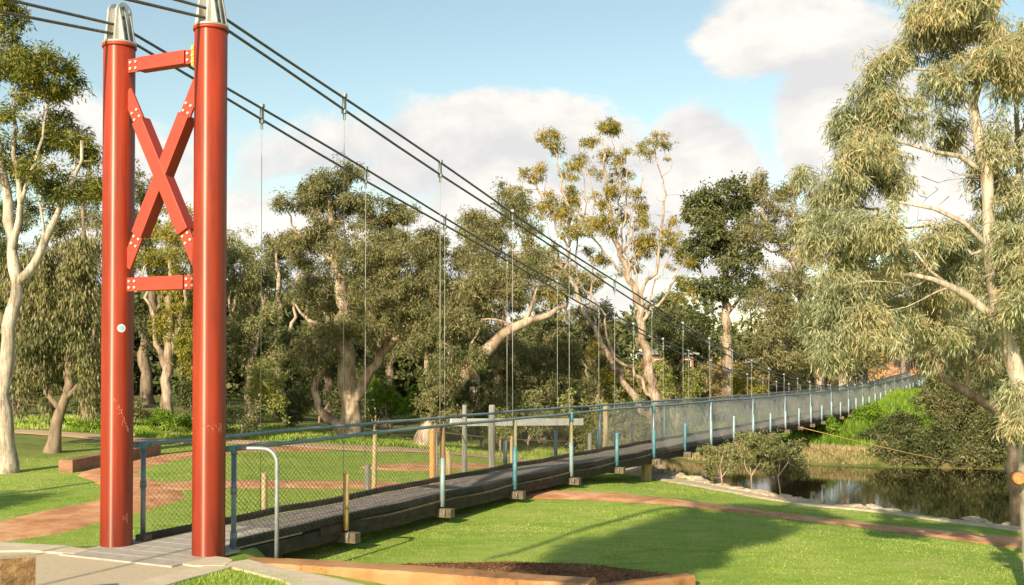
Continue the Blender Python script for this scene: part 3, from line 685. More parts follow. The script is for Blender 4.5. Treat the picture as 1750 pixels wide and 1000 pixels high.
# handrails (bowing a little between hangers) and wire mesh
for w, n0 in ((0, -.86), (BW, -1.0)):
    pts = []
    for n in np.arange(n0, 35.3, .2):
        s = .004*math.sin(n*2*math.pi) + .006*math.sin(n*1.9+w); pts.append(B(n, w, float(rail_z(n))+s))
    m = MB(); m.tube(pts, .024, 8); bpart(m, 'handrail', M['rail'])
    m = MB(); lo = deck_z(-.84) - (.06 if w else .25)
    q = B(-.84, w, 0); m.tube([(q[0], q[1], lo), (q[0], q[1], float(rail_z(-.84)))], .029, 10)
    m.tube([(q[0], q[1], .62), (q[0], q[1], .70)], .036, 10)
    if w == 0: m.tube([(q[0], q[1], .10), (q[0], q[1], .2)], .038, 10)
    bpart(m, 'end_post', M['rail'])
    m = MB(); zz = float(rail_z(-.84)); m.tube([(q-D*.12)*(1,1,0)+UP*(zz+.003), (q+D*.10)*(1,1,0)+UP*(zz+.003)], .034, 10); m.tube([q*(1,1,0)+UP*(zz-.06), q*(1,1,0)+UP*(zz+.035)], .036, 10); bpart(m, 'rail_fitting', M['blue'])
# hoop rail at the near side
q = B(-.84, 0, 0); e = -W
e = np.array((0.985, -0.17, 0)); zt = float(rail_z(-.84))+.0
hoop = [q*(1,1,0)+UP*(zt)]
hoop += [q+e*.10+UP*(zt+.005), q+e*.30+UP*(zt+.005)]
for k in range(1, 8): a = math.pi/2*k/8; hoop.append(q+e*(.34+.16*math.sin(a))+UP*(zt+.005-.16*(1-math.cos(a))))
hoop += [q+e*.5+UP*(zt-.2), q+e*.5+UP*(zt-.6), q+e*.5-UP*.12]
m = MB(); m.tube(hoop, .024, 12); bpart(m, 'hoop_rail', M['galv'])

def wire_mesh(w, n0, n1, mat, rad, label):
    pitch = .080; L = (n1-n0)*SP; rows = 16
    Vs = []; 
    cols = int(L/pitch)
    # each diagonal wire is broken at the rows so that the mesh follows the sag; gentle out-of-plane weave
    u = np.arange(-rows, cols+rows)
    P0 = []; P1 = []
    for sgn in (1, -1):
        for seg in range(4):
            t0 = seg/4; t1 = (seg+1)/4
            ua = (u + sgn*t0*rows)*pitch; ub = (u + sgn*t1*rows)*pitch
            k = (ua >= 0) & (ub >= 0) & (ua <= L) & (ub <= L); ua = ua[k]; ub = ub[k]
            for arr, uu, t in ((P0, ua, t0), (P1, ub, t1)):
                n = n0 + uu/SP; zr = rail_z(n)-.01; zb = rail_z(n)-1.09+.0
                jit = .012*np.sin(uu*3.1+t*5) + .008*np.sin(uu*9.7-t*7)
                off = .012*sgn + .02*np.sin(uu*1.3+t*3)*math.sin(math.pi*t)
                pos = M0[None,:] + D[None,:]*(uu+(n0+1)*SP+jit*math.sin(math.pi*t))[:,None] + W[None,:]*(w+off)[:,None]
                pos[:,2] = zb + (zr-zb)*t; arr.append(pos)
    P0 = np.vstack(P0); P1 = np.vstack(P1); n = len(P0); t = P1-P0; t /= np.linalg.norm(t, axis=1)[:,None]
    a = np.cross(t, W[None,:]); a /= np.linalg.norm(a, axis=1)[:,None]; b = np.tile(W, (n,1)); r = rad
    ring = []
    for k in range(3):
        an = 2*math.pi*k/3; ring.append((a*math.cos(an)+b*math.sin(an))*r)
    V = np.stack([P0+ring[0], P0+ring[1], P0+ring[2], P1+ring[0], P1+ring[1], P1+ring[2]], 1).reshape(-1, 3)
    base = (np.arange(n)*6)[:,None]
    Fc = np.concatenate([base+np.array([[0,1,4,3]]), base+np.array([[1,2,5,4]]), base+np.array([[2,0,3,5]])])
    o = link('wire_mesh', npmesh('wire_mesh', V, Fc), M[mat]); o['label'] = label; o.parent = bridge; o.matrix_parent_inverse = Matrix.Translation(-Vector(bridge.location))
for w in (0, BW):
    wire_mesh(w, -.84, 5, 'wire', .0019, 'brownish diamond wire mesh'); wire_mesh(w, 5, 35, 'palewire', .0036, 'pale diamond wire mesh')  # near stretch in browner thin wire, far stretch in paler thicker wire
# short timber pier on the lawn
pq = B(5.12, .25, 0); m = MB(); zg = gz(pq[0], pq[1])
m.tube([(pq[0], pq[1], zg-.1), (pq[0]+.01, pq[1], zg+.3), (pq[0], pq[1], deck_z(5)-.16)], [.13,.12,.125], 9, smooth=False); bpart(m, 'pier_post', M['post'])

# ---------------------------------------------------------------- plants
def leaf_mesh(C, per, rc, L, Wd, droop, rng, flat=1.0, squash=.85, curl=True):
    """C (n,3) cluster centres -> many leaf-shaped quads"""
    n = len(C)*per; ctr = np.repeat(C, per, 0)
    d = rng.normal(size=(n,3)); d /= np.linalg.norm(d, axis=1)[:,None]
    rad = rng.random(n)**.5; rcv = np.repeat(rng.uniform(.5, 1.45, len(C))*rc, per); asp = np.repeat(rng.uniform(.55, 1.35, (len(C), 3)), per, 0)
    pos = ctr + d*(rad*rcv)[:,None]*asp*np.array((1,1,squash))
    ax = rng.normal(size=(n,3)); ax /= np.linalg.norm(ax, axis=1)[:,None]
    ax = ax*(1-droop) + d*.25 + np.array((0,0,-1.0))*droop*1.1; ax /= np.linalg.norm(ax, axis=1)[:,None]
    sd_ = np.cross(ax, rng.normal(size=(n,3))); sd_ /= np.linalg.norm(sd_, axis=1)[:,None]
    l = (L*rng.uniform(.6, 1.25, n))[:,None]; w = (Wd*rng.uniform(.7, 1.2, n))[:,None]
    V = np.stack([pos, pos+ax*l*.42+sd_*w/2, pos+ax*l + (np.cross(ax, sd_)*l*.12 if curl else 0), pos+ax*l*.42-sd_*w/2], 1).reshape(-1, 3)
    return V, np.arange(n*4).reshape(-1, 4)

class Skel:
    def __init__(s): s.p = []; s.par = []; s.r = []; s.cnt = None; s.main = []
    def node(s, p, par, r, main=False):
        s.p.append(np.array(p, float)); s.par.append(par); s.r.append(r); s.main.append(main); return len(s.p)-1
    def limb(s, pts, r0, r1, par=None, step=.3, wob=.03):
        c = catmull(pts, step)
        if par is None and s.p:
            dd = np.linalg.norm(np.array(s.p)-c[0], axis=1); par = int(dd.argmin())
            start = 0
            c[0] = s.p[par]
        last = par if par is not None else -1; first = 0 if last == -1 else 1
        for i in range(first, len(c)):
            t = i/(len(c)-1); q = c[i] + (RNG.normal(size=3)*wob*(0 < t < 1))
            last = s.node(q, last, r0+(r1-r0)*t, True)
        return last
    def grow(s, C, step=.4, rt=.006, minz=None, up=.5):
        if not len(C): return
        pos = np.array(s.p); ok = np.array([p[2] > minz for p in pos]) if minz is not None else np.ones(len(pos), bool)
        if not ok.any(): ok[-1] = True
        idxs = np.where(ok)[0]
        def cost(c, p):
            v = c - p; d = np.linalg.norm(v, axis=-1)+1e-6; return d*(1+up*np.clip(-v[...,2]/d, 0, 1))
        best = np.full(len(C), 1e9); bi = np.zeros(len(C), int)
        for i in idxs:
            k = cost(C, pos[i]); m = k < best; best[m] = k[m]; bi[m] = i
        done = np.zeros(len(C), bool)
        for _ in range(len(C)):
            j = int(np.where(done, 1e9, best).argmin()); done[j] = True
            a = s.p[bi[j]]; c = C[j]; d = np.linalg.norm(c-a); k = max(1, int(d/step)); last = int(bi[j])
            bow = RNG.normal(size=3)*d*.10 + np.array((0,0,-.05*d)); new = []
            for q in range(1, k+1):
                t = q/k; pt = a+(c-a)*t + bow*4*t*(1-t)*.5 + (RNG.normal(size=3)*.03*d if q < k else 0)
                last = s.node(pt, last, 0); new.append((last, pt))
            for i, pt in new:
                kk = cost(C, pt); m = (kk < best) & ~done; best[m] = kk[m]; bi[m] = i
    def mesh(s, rt=.006, ex=.42, side_main=9, side_tw=4, min_r=.004, maxr=1.0):
        n = len(s.p); ch = [[] for _ in range(n)]; cnt = np.zeros(n)
        for i in range(n):
            if s.par[i] >= 0: ch[s.par[i]].append(i)
        for i in range(n-1, -1, -1):
            if not ch[i]: cnt[i] += 1
            if s.par[i] >= 0: cnt[s.par[i]] += cnt[i]
        r = np.array([max(s.r[i], min(rt*cnt[i]**ex, maxr) if not s.main[i] else s.r[i], min_r) for i in range(n)])
        for i in range(n):                                  # a twig never thicker than what carries it
            if s.par[i] >= 0 and r[i] > r[s.par[i]]: r[i] = r[s.par[i]]
        m = MB()
        stack = [i for i in range(n) if s.par[i] < 0]
        while stack:
            i = stack.pop(); chain = [i]; 
            while ch[chain[-1]]:
                cs = sorted(ch[chain[-1]], key=lambda q: (-s.main[q], -r[q])); chain.append(cs[0]); stack += cs[1:]
            pts = [s.p[q] for q in chain]; rr = [r[q] for q in chain]
            if s.par[i] >= 0: pts = [s.p[s.par[i]]]+pts; rr = [min(r[s.par[i]], rr[0]*1.25)]+rr
            if len(pts) < 2: continue
            if rr[0] > .05: rr = [q*(1+.07*math.sin(k*1.9+i)+RNG.uniform(-.05,.05)) for k, q in enumerate(rr)]
            sides = side_main if rr[0] > .035 else (6 if rr[0] > .015 else side_tw)
            m.tube(pts, rr, sides, caps=True)
        return m

def sample_blob(b, Y0, rng):
    px, py, rx, ry, dz, rz, n = b
    c = P(px, py, Y0+dz); k = (Y0+dz)/F; out = []
    m = max(3, n//5); sub = []
    for _ in range(m):
        d = rng.normal(size=3); d /= np.linalg.norm(d); sub.append(d*rng.random()**.38*np.array((rx*k, rz, ry*k)))
    while len(out) < n:
        e = rng.normal(size=3)*np.array((rx*k, rz, ry*k))*.25
        out.append(c + sub[rng.integers(m)] + e)
    return np.array(out)

def sample_raw(b, Y0, rng):
    d = rng.normal(size=(b[6], 3)); d /= np.linalg.norm(d, axis=1)[:,None]
    return np.array(b[:3]) + d*(rng.random(b[6])**.42)[:,None]*np.array(b[3:6])
def plant(name, label, cat, px, Y0, limbs, blobs, leafmat, barkmat='bark', per=60, rc=.32, L=.13, Wd=.035, droop=.5, group=None, minz=None, seed=0,
          rt=.006, base_z=None, step=.35, zmin_ok=.15, flare=1.0, wob=.03, ex=.42, raw=False, bare=None):
    rng = np.random.default_rng(1000+seed); b = P(px, 600, Y0) if not raw else (px, Y0, 0); bz = gz(b[0], Y0) if base_z is None else base_z
    root = empty(name, (b[0], Y0, bz)); tag(root, label, cat, group)
    sk = Skel()
    for i, (pts, r0, r1) in enumerate(limbs):
        w = [P(p[0], p[1], Y0+(p[2] if len(p) > 2 else 0)) for p in pts] if not raw else [np.array(p, float) for p in pts]
        if i == 0: w = [np.array((w[0][0], w[0][1], gz(w[0][0], w[0][1])-.25))] + w
        sk.limb(w, r0, r1, None if i else -1, step=.3, wob=wob) if i else sk.limb(w, r0, r1, None, step=.3, wob=wob)
    if flare > 1:
        zb = sk.p[0][2]
        for i in range(len(sk.p)):
            h = sk.p[i][2]-zb
            if h < 1.2: sk.r[i] *= 1+(flare-1)*max(0, 1-h/1.2)**2
    C = np.vstack([(sample_raw if raw else sample_blob)(q, Y0, rng) for q in blobs]) if blobs else np.zeros((0,3))
    gzv = g(C[:,0], C[:,1]) if len(C) else 0
    if len(C): C = C[C[:,2] > np.maximum(gzv, WATER_Z)+zmin_ok]
    if bare:
        Cb = np.vstack([sample_blob(q, Y0, rng) for q in bare]); sk.grow(Cb, step=step*.8, minz=bz+minz if minz is not None else None, up=1.2)
    sk.grow(C, step=step, minz=bz+minz if minz is not None else None)
    tr = sk.mesh(rt=rt, ex=ex).build('trunk', M[barkmat], root, fix=False)
    if len(C):
        V, Fc = leaf_mesh(C, per, rc, L, Wd, droop, rng)
        cr = link('crown', npmesh('crown', V - np.array(root.location), Fc), M[leafmat]); cr.parent = root
    return root

# ---------------------------------------------------------------- trees of the photograph
SEED = [0]
def T(name, label, cat, px, Y0, limbs, blobs, leaf, bark='bark', **kw):
    SEED[0] += 1; q = 1.65
    kw['per'] = int(kw.get('per', 60)*(1 if q == 1 else .64)); kw['rc'] = kw.get('rc', .32)*(1 if q == 1 else .72)
    bl = [(b[0], b[1], b[2]*1.04, b[3]*1.04, b[4], b[5], int(b[6]*q)) for b in blobs]
    return plant(name, label, cat, px, Y0, limbs, bl, leaf, bark, seed=SEED[0], **kw)

# tall glossy gum at the left edge
T('gum_tree', 'tall smooth barked gum at the left edge forking beside the left mast', 'tree', 12, 21.5, [
    ([(14,790),(8,700),(13,610),(22,530),(30,484),(20,410),(14,350),(2,290),(-12,200)], .175, .07),
    ([(30,484),(58,450),(80,408),(108,340),(132,300),(140,240)], .10, .03),
    ([(22,430),(36,350),(30,290),(28,240),(20,160,.5)], .07, .025), ([(36,345),(60,280),(80,210),(90,150)], .045, .02),
    ([(80,408),(75,370),(62,330)], .03, .012), ([(95,370),(118,340),(128,280)], .03, .01)],
   [(30,120,55,50,0,.9,44),(85,115,38,32,-.3,.6,28),(112,165,20,14,0,.3,7),(55,200,55,45,.5,.8,34),(112,240,34,26,.4,.5,18),(150,262,24,20,.5,.4,11),
    (148,310,34,36,.2,.6,20),(84,305,45,36,-.4,.6,22),(20,290,40,60,.6,.8,24),(8,40,34,34,.6,.6,26),(-25,200,50,120,0,1,24),(60,370,45,25,.8,.5,12),(128,130,10,30,0,.3,6)],
   'l_left', 'greybark', per=105, rc=.26, L=.12, Wd=.026, droop=.35, flare=1.5, rt=.005, bare=[(80,360,50,60,0,.6,22),(120,330,30,60,0,.5,12),(40,300,40,80,0,.6,14)])
# dark weeping tree behind it
T('weeping_tree', 'dark weeping tree with a short leaning trunk left of the left mast', 'tree', 93, 25.5, [
    ([(93,768),(98,735),(106,700),(118,660),(112,600),(100,540)], .16, .05), ([(106,700),(80,670),(62,620),(50,560)], .07, .03), ([(112,690),(140,650),(155,600),(160,530)], .07, .03)],
   [(95,450,75,45,.5,1.3,50),(55,540,45,80,0,1,46),(120,560,50,90,.4,1.1,60),(155,620,26,80,-.4,.6,36),(60,660,30,50,.3,.8,24),(150,470,30,60,.2,.8,34),(25,600,25,100,.6,.8,26)],
   'l_olive', 'brownbark', per=85, rc=.34, L=.14, Wd=.035, droop=.85, flare=1.5)
# central old gum
T('gum_tree', 'large old gum with a thick pale trunk forking low behind the bridge fence', 'tree', 600, 33, [
    ([(600,778),(600,730),(600,690),(596,655),(590,600),(584,530),(575,450),(566,390),(560,330)], .38, .05),
    ([(600,690),(622,655),(648,622),(666,590),(690,572),(722,566),(745,555)], .21, .05), ([(660,602),(668,560),(682,515),(700,480)], .12, .04),
    ([(648,622),(640,580),(628,540),(640,500)], .09, .03), ([(588,600),(560,560),(530,545),(505,520)], .10, .03), ([(583,530),(620,500),(660,470),(700,440)], .10, .03),
    ([(598,748),(570,722),(546,700),(540,665),(550,632),(566,600),(575,570)], .17, .05), ([(546,640),(528,610),(520,580)], .06, .02), ([(575,450),(530,420),(500,385),(490,360)], .06, .02)],
   [(560,322,36,36,0,1,42),(600,300,22,22,.4,.6,14),(512,345,30,22,0,.7,18),(590,370,50,34,.5,1.2,46),(520,412,46,34,.3,1.2,42),(612,440,60,36,-.4,1.4,54),(682,432,52,36,0,1.2,52),
    (726,490,50,36,-.3,1.2,46),(655,505,60,34,-.8,1.2,50),(540,490,52,36,.3,1.2,46),(600,560,40,30,-.7,1,28),(535,590,34,40,-.8,1,34),(700,540,44,24,-.6,1,30),(640,360,30,30,.8,.8,22),(690,372,32,24,.8,.8,20),(740,420,32,30,.6,.8,22)],
   'l_olive', 'bark', bare=[(540,520,70,70,0,1.4,22),(600,480,60,120,0,1.4,26),(700,580,60,40,-.5,1,18),(540,620,30,50,0,.6,12)], per=150, rc=.36, L=.12, Wd=.030, droop=.45, flare=1.35, rt=.0065, wob=.05)
T('gum_tree', 'gum with a wide flared base and long bare limb reaching right behind the fence posts', 'tree', 722, 31.5, [
    ([(722,778),(738,735),(752,700),(768,668),(800,632),(835,595),(880,560),(925,543),(968,522)], .34, .06), ([(752,700),(735,650),(728,600),(735,560)], .13, .04),
    ([(800,632),(806,590),(820,560)], .07, .02), ([(895,555),(908,525),(915,500)], .09, .03), ([(768,668),(775,620),(770,570)], .09, .03), ([(880,560),(850,545),(820,548)],.05,.02)],
   [(745,640,42,42,-.6,1,42),(772,560,44,36,0,1,42),(722,590,30,36,.2,.8,26),(812,612,26,24,0,.8,14),(800,500,50,34,.6,1.2,46),(850,470,44,34,.5,1,36),(928,480,36,26,.5,.8,20),(760,695,36,26,-.6,.7,26),(850,520,34,20,.7,.6,16)],
   'l_olive', 'bark', per=140, rc=.34, L=.12, Wd=.030, droop=.5, flare=1.7)
T('gum_tree', 'brown trunked gum with dense grey green crown left of the tall pale gum', 'tree', 856, 37, [
    ([(858,760),(856,700),(852,640),(846,590),(858,540),(850,470)], .24, .08), ([(850,620),(872,580),(900,540),(920,500)], .10, .04)],
   [(905,640,50,48,-.6,1.3,56),(940,600,40,40,0,1.2,40),(862,600,34,50,.2,1,34),(880,690,34,34,-.5,1,26),(965,660,30,40,.3,1,28),(830,400,42,34,1,1.2,34),(878,350,34,40,1.2,1,28),(812,440,34,34,.8,1.2,26),(900,430,44,40,.8,1.2,36),(875,500,46,34,.6,1.2,32)],
   'l_olive', 'brownbark', per=140, rc=.40, L=.12, Wd=.032, droop=.5, flare=1.3)
# the tall pale gum in the middle
T('gum_tree', 'tall cream limbed gum with rusty gold tufted crown in the middle distance', 'tree', 1126, 46, [
    ([(1130,760),(1122,700),(1112,640),(1102,590),(1092,530),(1078,480),(1062,440),(1048,390),(1036,320),(1030,240)], .26, .03),
    ([(1126,745),(1098,700),(1062,645),(1022,577),(992,520),(966,462),(920,425),(876,386)], .18, .03), ([(966,462),(975,372),(962,315),(950,262)], .11, .03),
    ([(1122,690),(1085,640),(1050,610),(1035,560)], .10, .04), ([(1035,560),(1020,520),(990,480),(940,360),(905,305)], .09, .03), ([(1092,530),(1100,490),(1122,450),(1132,380),(1130,300),(1120,262)], .09, .02), ([(1100,550),(1125,522),(1150,490),(1160,460)], .08, .03),
    ([(1062,440),(1085,380),(1092,330)], .06, .02), ([(1048,400),(1015,330),(1000,280)], .06, .02), ([(1078,480),(1040,440),(1010,400)], .07, .03), ([(1060,440),(1072,330),(1062,270)],.05,.02),
    ([(1095,530),(1085,450),(1080,400)],.06,.02), ([(1022,577),(1010,500),(1018,440)],.06,.02), ([(1100,560),(1112,500),(1150,430),(1155,380)],.05,.012), ([(1092,530),(1070,420),(1095,300),(1090,250)],.05,.012), ([(990,515),(985,440),(1000,350),(990,240)],.05,.012), ([(966,462),(930,380),(935,300)],.04,.012), ([(1048,400),(1060,320),(1045,230)],.04,.012)],
   [(945,243,26,19,0,.8,19),(905,293,27,15,0,.7,14),(1035,216,34,15,.4,.8,20),(1002,240,16,13,0,.5,7),(1120,248,31,15,0,.8,17),(998,285,24,17,.3,.6,13),(1062,268,15,13,0,.5,8),
    (1062,328,26,16,-.3,.7,14),(952,362,34,30,.3,1,28),(1008,382,44,30,-.4,1.1,44),(1102,402,28,30,.2,.8,24),(1160,445,20,16,0,.6,10),(925,412,30,24,.4,1,20),(878,330,18,22,.4,.6,9),
    (1018,440,24,16,.6,.7,13),(1050,300,34,14,.5,.8,10),(1150,400,14,14,.4,.5,6),(1090,350,14,14,.3,.5,7),(1035,262,12,12,.3,.5,6),(885,370,20,20,.3,.7,9),(1008,595,16,10,-.5,.5,6),(905,345,30,22,.3,.8,13),(985,330,28,20,.5,.8,12),(1075,370,26,22,.4,.8,12),(1130,420,30,26,.3,.8,15),(1020,470,34,20,.8,.9,13),(940,455,34,26,.6,.9,15),(890,430,28,26,.5,.8,13),(1165,500,22,22,.6,.8,10),(1145,380,12,20,.3,.5,6),(960,510,30,22,.8,.9,12),(1090,450,30,18,.9,.8,10),(1015,345,30,22,.5,.8,12),(970,300,16,22,.5,.6,7)],
   'l_orange', 'bark', bare=[(1050,380,60,110,0,1.5,34),(1000,420,60,80,0,1.3,22),(1110,400,46,90,0,1.2,22),(930,380,40,70,0,1,12),(1150,330,20,90,0,.8,7),(1070,500,90,60,0,1.4,18)], per=85, rc=.34, L=.15, Wd=.034, droop=.5, flare=1.25, rt=.006, wob=.06, step=.5)
T('tall_tree', 'dense dark green tree with a straight pale trunk right of the tall pale gum', 'tree', 1243, 66, [
    ([(1244,668),(1243,600),(1241,540),(1240,470),(1238,400),(1232,345)], .42, .1), ([(1241,540),(1270,500),(1290,460)], .12, .05), ([(1240,520),(1205,480),(1190,440)], .12, .05)],
   [(1225,336,40,20,0,1.8,42),(1268,340,28,28,0,1.4,30),(1196,372,24,34,0,1.4,30),(1238,392,48,36,0,2,60),(1188,432,24,26,0,1.2,24),(1256,444,40,30,0,1.6,42),(1180,488,24,16,0,1.2,16),(1232,492,40,22,-1,1.6,34),(1285,480,18,22,0,1,12),(1215,560,30,14,0,1,10)],
   'l_dark', 'bark', per=75, rc=.62, L=.24, Wd=.10, droop=.3, rt=.008, step=.7)
T('tall_tree', 'loose olive tree with bare pale branches at the right of the dense dark tree', 'tree', 1395, 58, [
    ([(1400,660),(1388,590),(1372,520),(1365,475),(1346,434),(1318,400),(1300,350)], .30, .06), ([(1365,475),(1375,420),(1350,350)], .10, .03), ([(1346,434),(1310,425),(1280,400)], .08, .03), ([(1372,520),(1330,470),(1290,455)], .08, .03)],
   [(1300,322,20,22,0,1.2,18),(1345,328,22,22,0,1.2,18),(1322,375,54,34,0,2,52),(1370,420,40,50,0,1.8,46),(1290,410,34,34,.5,1.5,28),(1350,480,54,34,-.5,2,42),(1300,520,40,34,0,1.6,28),(1360,560,60,40,-1,2,52),(1320,600,60,30,-2,2,40),(1400,610,50,30,-2,2,32)],
   'l_olive', 'bark', per=75, rc=.55, L=.22, Wd=.055, droop=.45, rt=.007, step=.6)

# near eucalyptus on the right
T('eucalyptus', 'near white trunked eucalyptus with long drooping grey green leaves at the right edge', 'tree', 1790, 10.5, [
    ([(1792,1190),(1776,1050),(1768,950),(1762,860),(1758,780),(1752,700),(1742,640),(1727,596),(1707,545),(1702,500),(1692,425),(1688,350),(1684,300),(1674,240),(1662,178)], .135, .05),
    ([(1662,178),(1680,100),(1700,10),(1712,-120)], .045, .02), ([(1668,200),(1645,160),(1625,140),(1590,122),(1558,118),(1520,135)], .03, .008),
    ([(1707,556),(1680,530),(1650,505),(1625,490),(1590,478),(1555,470),(1520,472),(1488,478)], .05, .012), ([(1625,490),(1600,500),(1570,515)], .015, .006), ([(1620,488),(1590,460),(1560,430),(1500,420)], .018, .006),
    ([(1700,490),(1715,430,.4),(1735,340,.6),(1742,250,.8),(1735,120,.8)], .045, .02), ([(1692,430),(1650,380),(1600,355),(1550,350),(1500,340)], .03, .008), ([(1684,300),(1640,270),(1560,250),(1500,230)], .03, .008),
    ([(1752,700),(1775,640),(1795,560)], .05, .03), ([(1735,340,.6),(1700,300,1.2),(1660,330,1.6)], .02, .01), ([(1588,478),(1540,500,.5),(1470,530,.6),(1430,540,.6)], .014, .005)],
   [(1640,30,70,44,0,.5,70),(1575,55,26,50,.2,.4,22),(1705,100,45,60,-.2,.5,55),(1650,120,44,36,-.3,.4,26),(1512,128,28,36,0,.3,22),(1478,200,38,44,.2,.4,40),(1530,215,34,44,.2,.4,22),
    (1468,270,42,42,0,.4,42),(1520,300,34,36,.3,.4,20),(1432,330,40,30,.4,.4,22),(1425,400,40,46,.1,.45,34),(1492,390,46,46,-.2,.45,38),(1560,430,44,30,.3,.4,20),(1630,220,26,50,.6,.3,12),
    (1700,290,44,70,.2,.5,34),(1640,400,50,36,.4,.5,30),(1660,470,60,36,.5,.5,36),(1445,480,46,44,.2,.45,38),(1410,540,36,36,.4,.4,24),(1470,555,44,40,.1,.45,38),(1425,600,30,30,.1,.35,20),(1560,530,50,34,.8,.5,28),
    (1730,420,34,60,-.3,.4,34),(1740,520,24,44,-.5,.4,18),(1740,690,16,40,-.6,.2,15),(1620,560,50,30,1,.5,22),(1770,200,40,200,0,.6,60),(1780,560,30,100,.2,.5,30),(1660,-90,130,60,0,.8,60),(1385,420,14,20,.3,.2,5),(1376,300,14,14,.4,.2,4)],
   'l_grey', 'greybark', per=135, rc=.185, L=.088, Wd=.0105, droop=.55, bare=[(1640,380,90,110,.3,.6,40),(1540,350,90,110,.2,.5,30),(1500,500,90,60,.2,.5,26)], rt=.0026, ex=.45, step=.16, wob=.010, flare=1.2, zmin_ok=.4)
ct = MB(); q = P(1742, 818, 10.28); e1 = np.array((-.30,-.95,.05)); e1 /= np.linalg.norm(e1)
ct.tube([q-e1*.12, q+e1*.0, q+e1*.014], [.07,.058,.048], 16); ct.tube([q+e1*.012, q+e1*.017], [.034,.028], 14)
ctr = ct.build('branch_stub', M['cut']); rt_ = [o for o in bpy.data.objects if o.name.startswith('eucalyptus')][0]; ctr.parent = rt_; ctr.matrix_parent_inverse = Matrix.Translation(-Vector(rt_.location))
# leaning tree on the bank behind it
T('leaning_tree', 'brown trunked tree on the bank edge leaning left over the river', 'tree', 1738, 18.9, [
    ([(1740,905),(1736,860),(1729,800),(1727,750),(1722,715),(1690,697),(1650,672),(1612,642),(1585,604),(1560,575)], .13, .045), ([(1722,715),(1735,640),(1730,560)], .07, .03), ([(1612,642),(1590,560),(1560,520)], .03, .015), ([(1650,672),(1665,600),(1670,540)], .03, .015)],
   [(1600,570,50,36,0,.8,40),(1665,600,44,44,.3,.7,40),(1545,545,34,26,.2,.6,22),(1700,560,34,50,.5,.7,34),(1625,510,60,34,1,.8,34),(1710,660,24,34,.3,.5,18),(1590,610,24,20,.3,.5,10),(1740,480,50,60,1,.8,30)],
   'l_grey', 'brownbark', per=80, rc=.24, L=.15, Wd=.021, droop=.65, rt=.004, step=.25)
# young gums on the river edge
for k, (px, y, lab, bl) in enumerate([
    (1238,24.6,'leftmost of the small young gums on the stone river edge',[(1230,772,28,22,0,.4,22),(1215,798,16,18,0,.3,9),(1246,800,12,14,0,.2,5)]),
    (1286,24.0,'middle small young gum on the stone river edge under the deck',[(1272,762,30,18,0,.45,24),(1292,788,20,22,0,.3,16),(1262,792,14,12,0,.2,6)]),
    (1333,23.3,'rightmost and fullest small young gum on the stone river edge',[(1320,758,34,20,0,.45,30),(1350,776,26,22,0,.35,20),(1368,814,11,20,.1,.2,8),(1308,796,14,14,0,.2,7),(1290,750,16,12,0,.3,8)])]):
    T('young_gum', lab, 'small tree', px, y, [([(px,842),(px-2-(px%5),815),(px+5-(px%7)*2,795),(px-5+(px%4)*3,765)], .030, .010), ([(px-1,812),(px+14,790),(px+16,770)], .02, .008), ([(px,820),(px-12,800),(px-16,780)], .018, .007)], bl,
      'l_sage', 'bark', per=70, rc=.13, L=.07, Wd=.026, droop=.3, rt=.003, step=.12, wob=.01, group='young gums at the river edge')

# further trees, each with its own crown
def wood_tree(label, px, Y0, top, w, leaf, bark='bark', n=150, per=105, name='bush_tree', bottom=None, group='trees behind the field', droop=.45, lean=0, L=None):
    rng = np.random.default_rng(SEED[0]*7+5); b = P(px, 600, Y0); by = float(614 + (CAMZ-gz(b[0], Y0))*F/Y0)
    bottom = bottom or by-(by-top)*.28; k = Y0/F; H = by-top; blobs = []; nb = 11
    for i in range(nb):
        t = (i+.5)/nb; y = bottom-(bottom-top)*t
        prof = math.sin(math.pi*min(1, .22+.78*t)**.9)**.6
        x = px+lean*t+rng.uniform(-1, 1)*w*.5*prof*.75; rx = w*rng.uniform(.16, .27); ry = (bottom-top)*rng.uniform(.09, .15)
        blobs.append((x, max(y, top+ry*.9), rx, ry, rng.uniform(-1, 1)*w*k*.28, w*k*.20, max(4, int(n/nb*rng.uniform(.7, 1.3)))))
    tk = max(.10, H*k*.03)
    m1 = (px+lean*.5+rng.uniform(-.08,.08)*w, by-H*.5); tp = (px+lean+rng.uniform(-.1,.1)*w, top+H*.12)
    f1 = (px+rng.uniform(-.03,.03)*w, by-H*.25)
    limbs = [([(px, by+3), f1, m1, tp], tk, tk*.2), ([f1, (px-w*.2, by-H*.5), (px-w*.3, by-H*.72)], tk*.5, tk*.15), ([f1, (px+w*.2+lean*.4, by-H*.52), (px+w*.3+lean*.6, by-H*.75)], tk*.5, tk*.15)]
    s = Y0/40
    return T(name, label, 'tree', px, Y0, limbs, blobs, leaf, bark, per=per, rc=.42*s, L=L or .145*s, Wd=.036*s, droop=droop, rt=.007*s, step=.55*s, wob=.05, group=group)
